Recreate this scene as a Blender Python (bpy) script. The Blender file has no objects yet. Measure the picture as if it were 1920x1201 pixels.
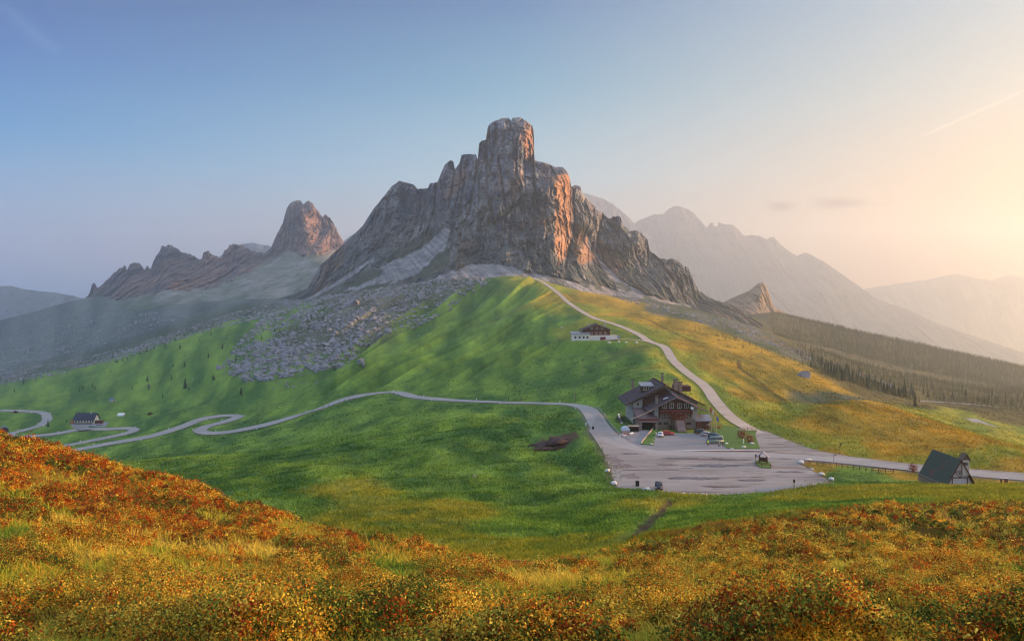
import bpy, bmesh, math, random
import numpy as np
from mathutils import Vector, Matrix

C = bpy.context.scene.collection
F = 1600.0          # focal length in photo pixels, photo 1920 x 1201, horizon at row 560
HZ = 560.0
# ------------------------------------------------------------------ camera
cam_d = bpy.data.cameras.new('camera')
cam = bpy.data.objects.new('camera', cam_d); C.objects.link(cam)
cam.location = (0, 0, 0); cam.rotation_euler = (math.radians(90), 0, 0)
cam_d.sensor_width = 36; cam_d.lens = 30.0
cam_d.shift_y = -(600.5 - HZ) / 1920
cam_d.clip_start = 0.5; cam_d.clip_end = 60000
sc = bpy.context.scene
sc.camera = cam
sc.view_settings.view_transform = 'Standard'
sc.view_settings.look = 'None'
sc.view_settings.exposure = 1.46
sc.view_settings.gamma = 1.0
sc.cycles.use_denoising = True
sc.cycles.filter_width = 1.15
sc.cycles.max_bounces = 6
sc.cycles.volume_bounces = 1
sc.cycles.diffuse_bounces = 3
sc.cycles.transparent_max_bounces = 8
# ------------------------------------------------------------------ sun
SUN_AZ, SUN_EL = math.radians(79), math.radians(9)
sd = Vector((math.sin(SUN_AZ) * math.cos(SUN_EL), math.cos(SUN_AZ) * math.cos(SUN_EL), math.sin(SUN_EL)))
sun_d = bpy.data.lights.new('sun', 'SUN'); sun = bpy.data.objects.new('sun', sun_d); C.objects.link(sun)
sun_d.energy = 5.0; sun_d.angle = math.radians(0.6); sun_d.color = (1.0, 0.57, 0.26)
sun.rotation_euler = (-sd).to_track_quat('-Z', 'Y').to_euler()
sun.location = (300, 0, 300)
# ------------------------------------------------------------------ node helper
class NT:
    def __init__(s, tree): s.t = tree
    def n(s, kind, **kw):
        nd = s.t.nodes.new(kind)
        for k, v in kw.items():
            if k == 'ins':
                for a, b in v.items():
                    if isinstance(b, bpy.types.NodeSocket): s.t.links.new(b, nd.inputs[a])
                    else: nd.inputs[a].default_value = b
            else: setattr(nd, k, v)
        return nd
    def m(s, op, a, b=None, c=None, clamp=False):
        nd = s.t.nodes.new('ShaderNodeMath'); nd.operation = op; nd.use_clamp = clamp
        for i, v in enumerate((a, b, c)):
            if v is None: continue
            if isinstance(v, bpy.types.NodeSocket): s.t.links.new(v, nd.inputs[i])
            else: nd.inputs[i].default_value = v
        return nd.outputs[0]
    def ramp(s, fac, stops):
        nd = s.t.nodes.new('ShaderNodeValToRGB'); s.t.links.new(fac, nd.inputs[0])
        el = nd.color_ramp.elements
        while len(el) < len(stops): el.new(0.5)
        for e, (p, c) in zip(el, stops): e.position = p; e.color = (*c, 1) if len(c) == 3 else c
        return nd.outputs[0]
    def mix(s, fac, a, b, blend='MIX'):
        nd = s.t.nodes.new('ShaderNodeMix'); nd.data_type = 'RGBA'; nd.blend_type = blend
        for i, v in ((0, fac), (6, a), (7, b)):
            if isinstance(v, bpy.types.NodeSocket): s.t.links.new(v, nd.inputs[i])
            else: nd.inputs[i].default_value = v if not isinstance(v, tuple) else ((*v, 1) if len(v) == 3 else v)
        return nd.outputs[2]
def lin(r, g, b):
    f = lambda c: (c / 255 / 12.92) if c <= 10 else ((c / 255 + 0.055) / 1.055) ** 2.4
    return (f(r), f(g), f(b))
# ------------------------------------------------------------------ sky
w = bpy.data.worlds.new('World'); sc.world = w; w.use_nodes = True
w.node_tree.nodes.clear(); N = NT(w.node_tree)
out = N.n('ShaderNodeOutputWorld'); bg = N.n('ShaderNodeBackground')
sky = N.n('ShaderNodeTexSky', sky_type='NISHITA', sun_disc=False)
sky.sun_elevation = SUN_EL; sky.sun_rotation = SUN_AZ; sky.dust_density = 2.0; sky.ozone_density = 2.0
tc = N.n('ShaderNodeTexCoord'); sep = N.n('ShaderNodeSeparateXYZ', ins={0: tc.outputs['Generated']})
X, Y, Z = sep.outputs
az = N.m('ARCTAN2', X, Y)                       # 0 ahead, + to the right
el_ = N.m('ARCSINE', Z)
elf = N.m('DIVIDE', el_, math.radians(40), clamp=True)
azf = N.m('MULTIPLY_ADD', az, 1 / math.radians(64), 0.5, clamp=True)
azf = N.m('SMOOTHSTEP', 0.0, 1.0, azf) if False else azf
SK = 0.39
def S(r, g, b, k=1.0): return tuple(c * SK * k for c in lin(r, g, b))
left = N.ramp(elf, [(0.0, S(110, 160, 220)), (0.07, S(160, 175, 215)), (0.14, S(130, 180, 220)), (0.24, S(24, 148, 208)),
                    (0.36, S(0, 100, 178)), (0.48, S(0, 66, 136)), (1.0, S(30, 90, 160))])
mid = N.ramp(elf, [(0.0, S(225, 205, 185)), (0.1, S(220, 212, 200)), (0.2, S(165, 208, 225)), (0.34, S(84, 162, 196)),
                   (0.48, S(22, 110, 168)), (1.0, S(80, 120, 180))])
right = N.ramp(elf, [(0.0, S(236, 158, 88)), (0.07, S(232, 166, 98)), (0.17, S(214, 174, 130)), (0.3, S(182, 188, 182)),
                     (0.48, S(140, 176, 196)), (1.0, S(120, 145, 190))])
a1 = N.m('MULTIPLY', azf, 2.0, clamp=True)
a2 = N.m('MULTIPLY_ADD', azf, 2.0, -1.0, clamp=True)
g = N.mix(a2, N.mix(a1, left, mid), right)
# thin clouds low on the right and two old contrails
mp = N.n('ShaderNodeCombineXYZ', ins={0: N.m('MULTIPLY', az, 9.0), 1: N.m('MULTIPLY', el_, 55.0), 2: 0.0})
cn = N.n('ShaderNodeTexNoise', ins={'Vector': mp.outputs[0], 'Scale': 1.4, 'Detail': 6.0, 'Roughness': 0.6})
def blob(px, py, wx, wy):
    ax = math.atan((px - 960) / F); ey = math.atan((HZ - py) / math.hypot(F, px - 960))
    dx = N.m('DIVIDE', N.m('SUBTRACT', az, ax), wx / F); dy = N.m('DIVIDE', N.m('SUBTRACT', el_, ey), wy / F)
    r = N.m('SQRT', N.m('ADD', N.m('MULTIPLY', dx, dx), N.m('MULTIPLY', dy, dy)))
    r = N.m('ADD', r, N.m('MULTIPLY_ADD', cn.outputs[0], 1.3, -0.65))
    return N.m('SUBTRACT', 1.15, r, clamp=True)
cl = N.m('ADD', N.m('ADD', blob(1466, 388, 32, 10), blob(1574, 381, 46, 11)), N.m('MULTIPLY', blob(1620, 384, 60, 5), 0.3), clamp=True)
g = N.mix(N.m('MULTIPLY', cl, 0.95), g, S(128, 104, 106))
cl2 = N.m('ADD', blob(465, 452, 28, 8), N.m('MULTIPLY', blob(640, 371, 26, 6), 0.5), clamp=True)
g = N.mix(N.m('MULTIPLY', cl2, 0.5), g, S(135, 155, 180))
def trail(p0, p1, wpx, soft):
    (x0, y0), (x1, y1) = p0, p1
    f_ = lambda px, py: (math.atan((px - 960) / F), math.atan((HZ - py) / math.hypot(F, px - 960)))
    A, B = f_(x0, y0), f_(x1, y1); dx, dy = B[0] - A[0], B[1] - A[1]; L = math.hypot(dx, dy); dx /= L; dy /= L
    ux = N.m('SUBTRACT', az, A[0]); uy = N.m('SUBTRACT', el_, A[1])
    al = N.m('DIVIDE', N.m('ADD', N.m('MULTIPLY', ux, dx), N.m('MULTIPLY', uy, dy)), L)
    ac = N.m('ABSOLUTE', N.m('SUBTRACT', N.m('MULTIPLY', ux, -dy), N.m('MULTIPLY', uy, -dx)))
    k = N.m('SUBTRACT', 1.0, N.m('DIVIDE', ac, wpx / F), clamp=True)
    e = N.m('MULTIPLY', N.m('MULTIPLY', al, 4.0, clamp=True), N.m('MULTIPLY', N.m('SUBTRACT', 1.0, al), 4.0, clamp=True), clamp=True)
    return N.m('MULTIPLY', N.m('MULTIPLY', k, e), N.m('MULTIPLY', cn.outputs[0], soft))
g = N.mix(trail((1690, 272), (1960, 152), 3.5, 0.9), g, S(255, 232, 205, 1.15))
g = N.mix(trail((-10, 0), (125, 115), 16, 0.35), g, S(120, 165, 200, 1.1))
# physical sky adds only a trace; sun glow and overhead fill are hand-set
nk = N.n('ShaderNodeVectorMath', operation='SCALE', ins={0: sky.outputs[0], 'Scale': 0.001})
gl = N.n('ShaderNodeVectorMath', operation='DOT_PRODUCT', ins={0: tc.outputs['Generated'], 1: tuple(sd)})
glow = N.m('POWER', N.m('MAXIMUM', gl.outputs['Value'], 0.0), 18.0)
hi = N.m('MULTIPLY', N.m('SUBTRACT', el_, math.radians(23), clamp=True), 2.2, clamp=True)   # added brightness above the frame, unseen, as ambient fill
back = N.m('MULTIPLY', N.m('SUBTRACT', -0.1, Y, clamp=True), 1.3, clamp=True)  # added bright sky behind the camera, also ambient fill
amb = N.m('MAXIMUM', hi, back)
tot = N.mix(amb, g, (0.25, 0.315, 0.45))
tot = N.mix(glow, tot, (0.4, 0.22, 0.08), 'ADD')
add = N.mix(1.0, tot, nk.outputs[0], 'ADD')
w.node_tree.links.new(add, bg.inputs[0]); bg.inputs[1].default_value = 1.0
w.node_tree.links.new(bg.outputs[0], out.inputs[0])

# ------------------------------------------------------------------ numeric noise
_rng = np.random.RandomState(7)
_perm = np.concatenate([_rng.permutation(256)] * 3)
_gr = _rng.normal(size=(256, 3)); _gr /= np.linalg.norm(_gr, axis=1)[:, None]
_gr = _gr.astype(np.float32)
def perlin(x, y, z=0.0):
    x, y, z = np.broadcast_arrays(np.float64(x), np.float64(y), np.float64(z))
    xi, yi, zi = np.floor(x).astype(np.int64), np.floor(y).astype(np.int64), np.floor(z).astype(np.int64)
    xf, yf, zf = (x - xi).astype(np.float32), (y - yi).astype(np.float32), (z - zi).astype(np.float32)
    fd = lambda t: t * t * t * (t * (t * 6 - 15) + 10)
    u, v, w_ = fd(xf), fd(yf), fd(zf)
    xi &= 255; yi &= 255; zi &= 255
    r = 0
    for dx in (0, 1):
        wx = u if dx else 1 - u
        px_ = _perm[(xi + dx) & 255]
        for dy in (0, 1):
            wy = v if dy else 1 - v
            py_ = _perm[px_ + ((yi + dy) & 255)]
            for dz in (0, 1):
                wz = w_ if dz else 1 - w_
                gidx = _perm[py_ + ((zi + dz) & 255)]
                gg = _gr[gidx]
                r = r + wx * wy * wz * (gg[..., 0] * (xf - dx) + gg[..., 1] * (yf - dy) + gg[..., 2] * (zf - dz))
    return r * 1.5
def fbm(x, y, z=0.0, o=4, g=0.5, l=2.03):
    s, a, t = 0, 1.0, 0
    for i in range(o):
        s = s + a * perlin(x * l ** i + 17.3 * i, y * l ** i - 9.1 * i, z * l ** i + 3.7 * i); t += a; a *= g
    return s / t * 1.4
def ridged(x, y, z=0.0, o=4, g=0.5, l=2.1):
    s, a, t = 0, 1.0, 0
    for i in range(o):
        s = s + a * (1 - 2.2 * np.abs(perlin(x * l ** i + 31.7 * i, y * l ** i + 5.2 * i, z * l ** i - 8.8 * i))); t += a; a *= g
    return s / t
def sst(a, b, x):
    t = np.clip((x - a) / (b - a), 0, 1); return t * t * (3 - 2 * t)
def inpoly(px, py, poly):
    r = np.zeros(px.shape, bool); n = len(poly)
    for i in range(n):
        x0, y0 = poly[i]; x1, y1 = poly[(i + 1) % n]
        if y0 == y1: continue
        c = ((y0 > py) != (y1 > py)) & (px < (x1 - x0) * (py - y0) / (y1 - y0) + x0)
        r ^= c
    return r
class TPS:
    def __init__(s, P, v, reg=1e-3):
        P = np.array(P, float); n = len(P); s.P = P
        K = s.k(P); K[np.arange(n), np.arange(n)] += reg
        A = np.zeros((n + 3, n + 3)); A[:n, :n] = K; A[:n, n] = 1; A[:n, n + 1:] = P; A[n, :n] = 1; A[n + 1:, :n] = P.T
        b = np.zeros(n + 3); b[:n] = v
        s.w = np.linalg.solve(A, b)
    def k(s, Q):
        r2 = (Q ** 2).sum(1)[:, None] + (s.P ** 2).sum(1)[None] - 2 * Q @ s.P.T
        r2 = np.maximum(r2, 1e-12); return 0.5 * r2 * np.log(r2)
    def __call__(s, a, b):
        a, b = np.broadcast_arrays(a, b); sh = a.shape
        Q = np.stack([a.ravel(), b.ravel()], 1).astype(float); o = np.empty(len(Q))
        for i in range(0, len(Q), 100000):
            q = Q[i:i + 100000]; o[i:i + 100000] = s.k(q) @ s.w[:-3] + s.w[-3] + q @ s.w[-2:]
        return o.reshape(sh)

def W(px, py, d): return ((px - 960) / F * d, d, (HZ - py) / F * d)

# ------------------------------------------------------------------ roads: (px, py, z)
ROAD = [(0,769,-106),(60,771,-105.5),(82,774,-105),(88,785,-104.5),(75,797,-103.5),(45,806,-102.5),(20,813,-101.5),(27,818,-101),(60,817,-100.5),
 (110,812,-99),(140,806,-98),(165,804,-97.5),(205,804,-97),(238,802.5,-96.7),(251,805,-96.4),(240,811,-96),(200,820,-95),(150,830,-94),(110,837,-93),(86,844,-92.5),
 (92,849,-92),(130,845,-91),(200,832,-88.5),(280,818,-86),(340,800,-83.5),(380,785,-81),(420,779,-80),(444,779.5,-79.5),(440,784,-79),(415,792,-78),
 (388,799,-77),(375,807,-76),(392,811.5,-75),(425,810,-74),(480,800,-71.5),(510,793,-70),(560,778,-66),(600,765,-62),(650,747,-57),(700,738,-54.5),
 (740,735,-52.5),(780,744,-50.5),(850,750,-48.5),(950,754,-46),(1060,757,-44.5),(1095,763,-43.8),(1110,775,-43.4),(1124,798,-43.1),(1150,824,-43),
 (1180,836,-43),(1250,847,-43),(1350,851,-43),(1450,853,-43),(1560,861,-43),(1700,876,-43),(1800,884,-43),(1920,895,-43),(2150,915,-43)]
PATH = [(1000,521,27),(1020,530,19.5),(1045,548,7),(1065,570,-5),(1090,585,-12),(1115,597,-16),(1160,610,-19.4),(1200,628,-23.4),(1215,640,-25.75),
 (1245,650,-27.2),(1262,675,-31.6),(1290,700,-35),(1320,722,-37.3),(1345,755,-40.2),(1375,785,-42.2),(1420,812,-43),(1470,835,-43)]
SPUR = [(1232,643.5,-26.2),(1200,637.5,-25.6),(1160,635.5,-25.3),(1130,637,-25.3)]
LOWR = [(1700,751,-80),(1750,752.5,-81.6),(1830,758,-84),(1900,765,-87),(2050,770,-92)]
LOWS = [(1820,784,-65),(1840,793,-64.7),(1865,803,-64.5),(1890,818,-64.6),(1925,828,-64.8),(1990,850,-65)]
def unz(pts): return [(px, py, z * F / (HZ - py)) for px, py, z in pts]
def unz_safe(pts, dd=None): return unz(pts)
PATHD = [(1000,521,1075),(1020,530,1030),(1045,548,950),(1065,566,850),(1090,583,765),(1115,596,695),(1160,610,622),(1200,628,548),(1218,640,510),
 (1245,650,478),(1262,675,438),(1290,700,400),(1320,722,366),(1345,755,330),(1375,785,300),(1418,810,275),(1434,818,268)]
SPURD = [(1232,643.5,497),(1200,637.5,515),(1160,635.5,526),(1130,637.5,522)]
LOWRD = unz(LOWR); LOWSD = unz(LOWS); ROADD = unz(ROAD)
# ------------------------------------------------------------------ terrain control points (px, py, d, class)
# g green shade, m meadow yellow green, o gold, h heather, r rocky, f forest floor, b blue far slope, s pale scree
GP = """
-900 1201 4.5 h|0 1201 5.5 h|480 1201 5.5 h|960 1201 5.5 h|1440 1201 5.5 h|1920 1201 5.5 h|2700 1201 4.5 h
0 1050 12 h|480 1095 12 h|960 1125 12 h|1440 1120 12 h|1920 1115 12 h|-600 1000 12 h|2500 1120 12 h
0 925 23 h|300 1000 23 h|620 1040 22 h|960 1075 22 h|1400 1065 22 h|1920 1050 24 h|-500 820 25 h|2500 1050 25 h
0 829 40 h|150 872 38 h|300 910 36 h|450 955 33 h|600 1000 31 h|750 1030 31 h|900 1057 32 h|1100 1050 34 h|1300 1028 38 h|1500 1010 40 h|1920 1010 40 h|-500 700 40 h|2500 1000 40 h
-20 880 60 h|200 935 55 g|450 1020 50 g|700 1065 50 g|900 1075 48 m|1120 1040 50 m|1300 1006 55 h|1500 980 60 h|1920 968 60 h|2500 970 60 h|1700 957 72 h|1920 957 72 h|1450 975 72 m
900 1050 72 m|1150 1025 78 m|1000 1028 92 m|1300 985 85 g|1600 948 98 g|1920 942 98 m|2500 940 98 m
0 950 110 g|400 1020 110 g|700 1008 112 m|860 1010 108 m|1000 990 122 g|1200 975 122 g|1400 955 125 g|1600 928 140 m|1750 917 150 m|1920 915 150 m|2500 920 150 m
300 960 170 g|500 950 170 g|700 965 145 m|850 960 150 m|1000 965 148 g|1100 940 165 g|1150 922 180 g|1250 935 168 m|1350 940 168 g|1500 922 172 m|1650 912 170 m|1800 908 188 m|1920 905 182 m|2500 910 185 m
400 895 240 g|600 900 212 g|660 925 190 m|800 905 205 g|1000 885 215 g|1080 880 222 g|1125 905 205 g|0 920 240 g|-500 900 240 g
300 868 300 g|500 855 300 g|700 820 310 g|800 800 320 g|900 800 302 g|1000 792 305 g|1050 795 298 g|1095 850 252 g|700 860 255 g
200 866 380 g|400 838 400 g|500 825 370 g|620 800 380 g|760 765 400 g|900 772 345 g|1000 775 330 g|0 860 420 g|-400 860 420 g|600 780 430 g|300 845 440 g
700 745 455 g|850 762 375 g|950 766 352 g|1020 768 338 g
50 900 480 g|-300 850 600 g|-300 790 800 g|0 800 660 g|300 782 650 g|200 762 820 g|120 768 800 g|300 740 850 g|400 742 750 g|500 742 640 g|600 725 600 g|700 705 610 g|0 755 930 g|100 745 950 g
800 706 550 g|950 728 445 g|1050 725 415 g|900 655 690 g|800 625 850 g|900 565 1000 g|860 590 960 g|935 518 1105 g|960 516 1100 m|1000 560 950 g|1050 602 720 g|1000 655 610 g|950 610 800 g|1130 705 425 g|1100 655 510 g|1185 670 450 g|1170 720 365 g|1240 700 378 g|1180 745 330 g|1160 780 300 g
1030 533 1060 m|1060 560 930 o|1080 556 930 o|1150 590 760 o|1250 603 700 o|1330 630 620 o|1400 662 545 o|1470 695 460 o|1500 706 430 o|1600 750 340 o|1450 775 325 m|1400 740 360 o|1350 700 420 o|1280 650 500 o|1700 790 292 o|1920 858 228 o|1800 822 255 o|1550 800 285 o|1700 830 255 o|2500 900 228 o|1850 850 232 m|1500 822 262 m|1600 846 240 m|1750 863 226 m|1620 890 208 g|1570 884 212 g|1680 895 203 g|1540 893 206 g
450 705 740 g|500 710 700 g|600 690 700 g|560 640 850 r|680 620 860 r|700 565 1050 r|850 520 1150 r|620 560 1170 r|560 580 1150 g|480 600 1120 g|400 628 1080 g|300 660 1060 g|200 695 1080 g|100 722 1060 g|0 748 1030 g|-400 790 1050 g|430 660 900 g
800 540 1130 r|900 522 1150 r|940 528 1180 r|1000 530 1200 r|1050 540 1180 r|1120 552 1150 o
400 600 1420 r|500 580 1420 r|250 652 1400 r|100 685 1400 r|0 705 1400 r|-400 740 1400 r
450 562 1900 b|300 600 1850 b|150 650 1800 b|0 685 1750 b|-400 700 1800 b|600 560 1900 b
0 640 2200 b|170 590 2300 b|170 556 2650 b|90 577 2650 b|0 601 2600 b|-400 640 2600 b|0 640 3300 b|170 600 3300 b|500 600 2900 b
1560 760 375 r|1700 760 480 f|1620 735 480 f|1700 747 560 f|1750 762 600 f|1870 800 370 m|1920 845 305 m|1800 800 350 m|2300 880 300 o|1780 775 470 m|1900 780 500 f|2200 800 500 f
1150 572 900 o|1250 585 850 r|1350 610 790 r|1450 650 740 r|1550 690 680 r|1500 665 850 f|1600 700 800 f|1700 725 800 f|1900 740 900 f|2300 760 900 f
1100 548 1100 o|1200 560 1100 r|1300 578 1100 r|1400 610 1050 r|1500 645 1100 f|1700 705 1100 f|1900 735 1150 f
1300 585 1300 s|1400 612 1300 f|1600 675 1400 f|1750 705 1400 f|1920 735 1400 f|2300 760 1400 f
1400 590 1900 f|1460 586 1950 f|1520 603 1950 f|1600 622 1950 f|1700 643 1950 f|1800 665 1950 f|1920 690 1950 f|2300 740 1950 f|1600 680 2700 f|1920 760 2700 f|1300 600 1900 f|2500 760 2700 f
-400 690 5000 b|300 690 5000 b|900 690 5000 b|1500 700 5000 f|1920 710 5000 f|2500 720 5000 f|-400 632 12500 b|900 632 12500 b|1920 640 12500 f|2500 640 12500 f
"""
ctl = []
for tok in GP.replace('\n', '|').split('|'):
    t = tok.split()
    if len(t) == 4: ctl.append((float(t[0]), float(t[1]), float(t[2]), t[3]))
for pts, c, st in ((ROADD, 'g', 1), (PATHD, 'm', 1), (LOWRD, 'f', 2), (LOWSD, 'm', 2)):
    for px, py, d in pts[::st]:
        if abs(py) < 2000: ctl.append((px, py + (0.6 if d > 300 else 0), d, 'o' if (c == 'g' and px > 1500) else c))
def key(px, d): return (px / 700.0, np.log(d) * 1.15)
CK = np.array([key(c[0], c[2]) for c in ctl]); CE = np.array([(HZ - c[1]) / F for c in ctl])
base_tps = TPS(CK, CE, 2e-3)
CLS = 'gmohrfbs'
cls_id = np.array([CLS.index(c[3]) for c in ctl])
# flat areas on the pass: polygons in photo pixels on the plane z = -43
PZ = -43.0
def onplane(px, py, z=PZ): d = z * F / (HZ - py); return ((px - 960) / F * d, d)
LOT = [(1104,806),(1118,826),(1133,850),(1141,870),(1150,896),(1158,914),(1200,918),(1270,926),(1350,929),(1420,926),(1480,917),(1530,907),(1555,901),
       (1528,885),(1500,869),(1515,862),(1560,866),(1640,874),(1700,880),(1720,884),(1920,900),(1920,886),(1800,877),(1700,868),(1600,856),(1540,846),(1500,834),(1460,818),(1436,808),(1418,806),(1408,816),
       (1424,841),(1300,842),(1235,843),(1200,835),(1160,815),(1140,800),(1122,775)]
COURT = [(1158,814),(1180,812),(1184,806),(1215,806),(1232,812),(1310,812),(1345,814),(1372,842),(1330,843),(1232,844),(1196,836)]
LOTW = [onplane(*p) for p in LOT]; COURTW = [onplane(*p) for p in COURT]
PAD = [onplane(*p) for p in [(1104,790),(1100,806),(1118,826),(1133,850),(1141,870),(1150,896),(1158,914),(1200,918),(1270,926),(1350,929),(1420,926),(1480,917),(1530,907),(1555,901),
       (1720,906),(1735,909),(1830,908),(1920,905),(1920,882),(1800,874),(1700,865),(1600,853),(1540,843),(1500,831),(1460,814),(1436,803),(1330,783),(1310,772),(1190,772),(1150,785),(1125,775)]]
def polydist(x, y, poly):
    d = np.full(x.shape, 1e9); n = len(poly)
    for i in range(n):
        ax, ay = poly[i]; bx, by = poly[(i + 1) % n]
        vx, vy = bx - ax, by - ay; L = vx * vx + vy * vy + 1e-9
        t = np.clip(((x - ax) * vx + (y - ay) * vy) / L, 0, 1)
        d = np.minimum(d, np.hypot(x - ax - t * vx, y - ay - t * vy))
    return d
def resample(pts3, step, width):
    P = np.array(pts3, float); n = len(P)
    out_ = []
    for i in range(n - 1):                       # Catmull-Rom
        p0 = P[max(i - 1, 0)]; p1 = P[i]; p2 = P[i + 1]; p3 = P[min(i + 2, n - 1)]
        k = max(2, int(np.linalg.norm(p2 - p1) / step))
        # centripetal-ish: limit tangents
        L = np.linalg.norm(p2 - p1)
        m1 = (p2 - p0); m2 = (p3 - p1)
        m1 = m1 / max(np.linalg.norm(m1), 1e-6) * L; m2 = m2 / max(np.linalg.norm(m2), 1e-6) * L
        for j in range(k):
            t = j / k
            out_.append((2*t**3-3*t**2+1)*p1 + (t**3-2*t**2+t)*m1 + (-2*t**3+3*t**2)*p2 + (t**3-t**2)*m2)
    out_.append(P[-1]); return np.array(out_)
def xyz(ptsd): return [W(*p) for p in ptsd]
RLINES = [(resample(xyz(ROADD), 3.0, 7), 3.6), (resample(xyz(PATHD), 3.0, 4), 2.4), (resample(xyz(SPURD), 3.0, 4), 2.0),
          (resample(xyz(LOWRD), 4.0, 5), 3.0), (resample(xyz(LOWSD), 4.0, 5), 3.0)]
# pads under far buildings (x, y, radius) set later by name
BPADS = [(53.0, 535, -25.6, 17), (-333.0, 668, -97.3, 17)]
def px_of(x, y): return x / y * F + 960
_TR = [(900,1056,56),(1000,1046,72),(1100,1034,78),(1150,1026,84),(1190,1012,92),(1215,985,116),(1238,957,142),(1258,937,168)]
TRW = resample([((a - 960) / F * d_, d_, 0) for a, b, d_ in _TR], 1.5, 1)[:, :2]
def traildist(x, y):
    o = np.full(x.shape, 99.0); mk = (y > 48) & (y < 178) & (x > -12) & (x < 45)
    if mk.any():
        xs, ys = x[mk], y[mk]; dm = np.full(xs.shape, 99.0)
        for p in TRW: dm = np.minimum(dm, np.hypot(xs - p[0], ys - p[1]))
        o[mk] = dm
    return o
def gully(x, y):
    t = traildist(x, y); return np.where(t < 4, 0.7 * np.exp(-(t / 1.3) ** 2), 0.0)
def base_z(x, y):
    yy = np.maximum(y, 3.0); px = np.clip(x / yy * F + 960, -1500, 3400)
    e = base_tps(px / 700.0, np.log(yy) * 1.15)
    z = e * yy
    # large relief
    d = yy
    a = sst(60, 250, d) * (0.6 + 1.3 * sst(400, 1100, d)) * 1.2
    a = a * (1 - 0.6 * sst(250, 330, d) * sst(720, 600, d) * sst(1150, 1050, px)) * (1 - 0.85 * sst(540, 700, px) * sst(1080, 980, px) * sst(430, 600, d))
    z = z + a * fbm(x / 75, y / 75, 1.3, 3)
    # hill gullies, running down to the lower left
    hm = sst(540, 700, px) * sst(1080, 980, px) * sst(430, 600, d) * sst(1120, 1030, d)
    tt = (px - 521 * np.log(d)) / 40.0 + 0.3 * fbm(x / 110, y / 260, 4.0, 2)
    z = z + hm * 11.0 * (ridged(tt, np.log(d) * 0.9, 2.2, 3, 0.45) - 0.3)
    # meadow swales
    sw = sst(90, 150, d) * sst(420, 250, d) * sst(1080, 900, px)
    z = z + sw * 1.6 * ridged(x / 60 + 0.5 * y / 60, (y - 0.4 * x) / 38, 7.0, 2) - sw * 0.8
    # gold slope furrows
    go = sst(1250, 1400, px) * sst(250, 330, d) * sst(900, 500, d)
    z = z + go * 1.1 * ridged((px + 562 * np.log(d)) / 55.0, np.log(d) * 2, 9.0, 3)
    rk = sst(0.2, 0.9, np.where((px > 380) & (px < 960) & (d > 640), 1, 0) * sst(700, 800, d)) * sst(1180, 1140, d)
    # hummocks near the camera
    hn = sst(400, 90, d)
    hum = (ridged(x / 3.4, y / 2.3, 0.0, 3) - 0.5) * 0.42 + 0.28 * fbm(x / 9, y / 6.5, 5.0, 3)
    hr = sst(1080, 1350, px) * sst(24, 40, d) * sst(88, 66, d)
    z = z + hn * sst(3.5, 9, d) * hum * (0.7 + 0.2 * sst(20, 60, d) + 0.9 * hr)
    z = z + hr * 1.3 * (ridged(x / 12 + 0.3 * fbm(x / 9, y / 5, 3., 2), y / 4.2, 3.3, 2) - 0.62)
    z = z - gully(x, y)
    z = z + sst(80, 200, d) * sst(2400, 1200, d) * 0.12 * np.minimum(1 + d / 300, 4) * fbm(x / 5.5, y / 4.5, 8.0, 2)
    return z
def ground_z(x, y):
    x = np.atleast_1d(np.asarray(x, float)); y = np.atleast_1d(np.asarray(y, float))
    z = base_z(x, y)
    # the pass plateau
    near = (y > 150) & (y < 420) & (x > 0) & (x < 260)
    if near.any():
        xs, ys = x[near], y[near]
        pd = polydist(xs, ys, PAD); ins = inpoly(xs, ys, PAD)
        sdv = np.where(ins, -pd, pd)
        wgt = 1 - sst(0.3, 9.0, sdv)
        zz = z[near]; z[near] = zz * (1 - wgt) + (PZ - 0.12) * wgt
    for (pl, hw) in RLINES:
        bd = np.full(x.shape, 1e9); bj = np.zeros(x.shape, int); R = 22.0
        for i in range(0, len(pl), 12):
            seg = pl[i:i + 13]
            mk = (x > seg[:, 0].min() - R) & (x < seg[:, 0].max() + R) & (y > seg[:, 1].min() - R) & (y < seg[:, 1].max() + R)
            if not mk.any(): continue
            idx = np.nonzero(mk)[0]
            dd = (x[idx, None] - seg[None, :, 0]) ** 2 + (y[idx, None] - seg[None, :, 1]) ** 2
            j = dd.argmin(1); dm = np.sqrt(dd[np.arange(len(idx)), j]); bt_ = dm < bd[idx]
            bd[idx[bt_]] = dm[bt_]; bj[idx[bt_]] = j[bt_] + i
        idx = np.nonzero(bd < R)[0]
        if not len(idx): continue
        j = bj[idx]; far_ = sst(360, 440, y[idx]) if hw > 3.2 else 0.0
        wgt = 1 - sst(hw + 1.5 + 1.4 * far_, hw + (9 if hw < 3.2 else 15), bd[idx])
        tz = pl[j, 2] - 0.2 + 0.11 * far_ * np.clip(y[idx] - pl[j, 1], -7, 7)
        z[idx] = z[idx] * (1 - wgt) + tz * wgt
    for (bx, by, bz, br) in BPADS:
        dm = np.hypot(x - bx, y - by); wgt = 1 - sst(br, br * 1.8, dm)
        z = z * (1 - wgt) + (bz - 0.1) * wgt
    return z
def road_dist(x, y, which=(0, 1, 2, 3, 4)):
    out_ = np.full(x.shape, 99.0)
    for k_ in which:
        pl, hw = RLINES[k_]
        for i in range(0, len(pl), 12):
            seg = pl[i:i + 13]; mk = np.nonzero((x > seg[:, 0].min() - 12) & (x < seg[:, 0].max() + 12) & (y > seg[:, 1].min() - 12) & (y < seg[:, 1].max() + 12))[0]
            if len(mk): out_[mk] = np.minimum(out_[mk], np.sqrt(((x[mk, None] - seg[None, :, 0]) ** 2 + (y[mk, None] - seg[None, :, 1]) ** 2).min(1)) - hw)
    return out_
def gz(x, y): return float(ground_z([x], [y])[0])
_cache = {}
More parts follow.
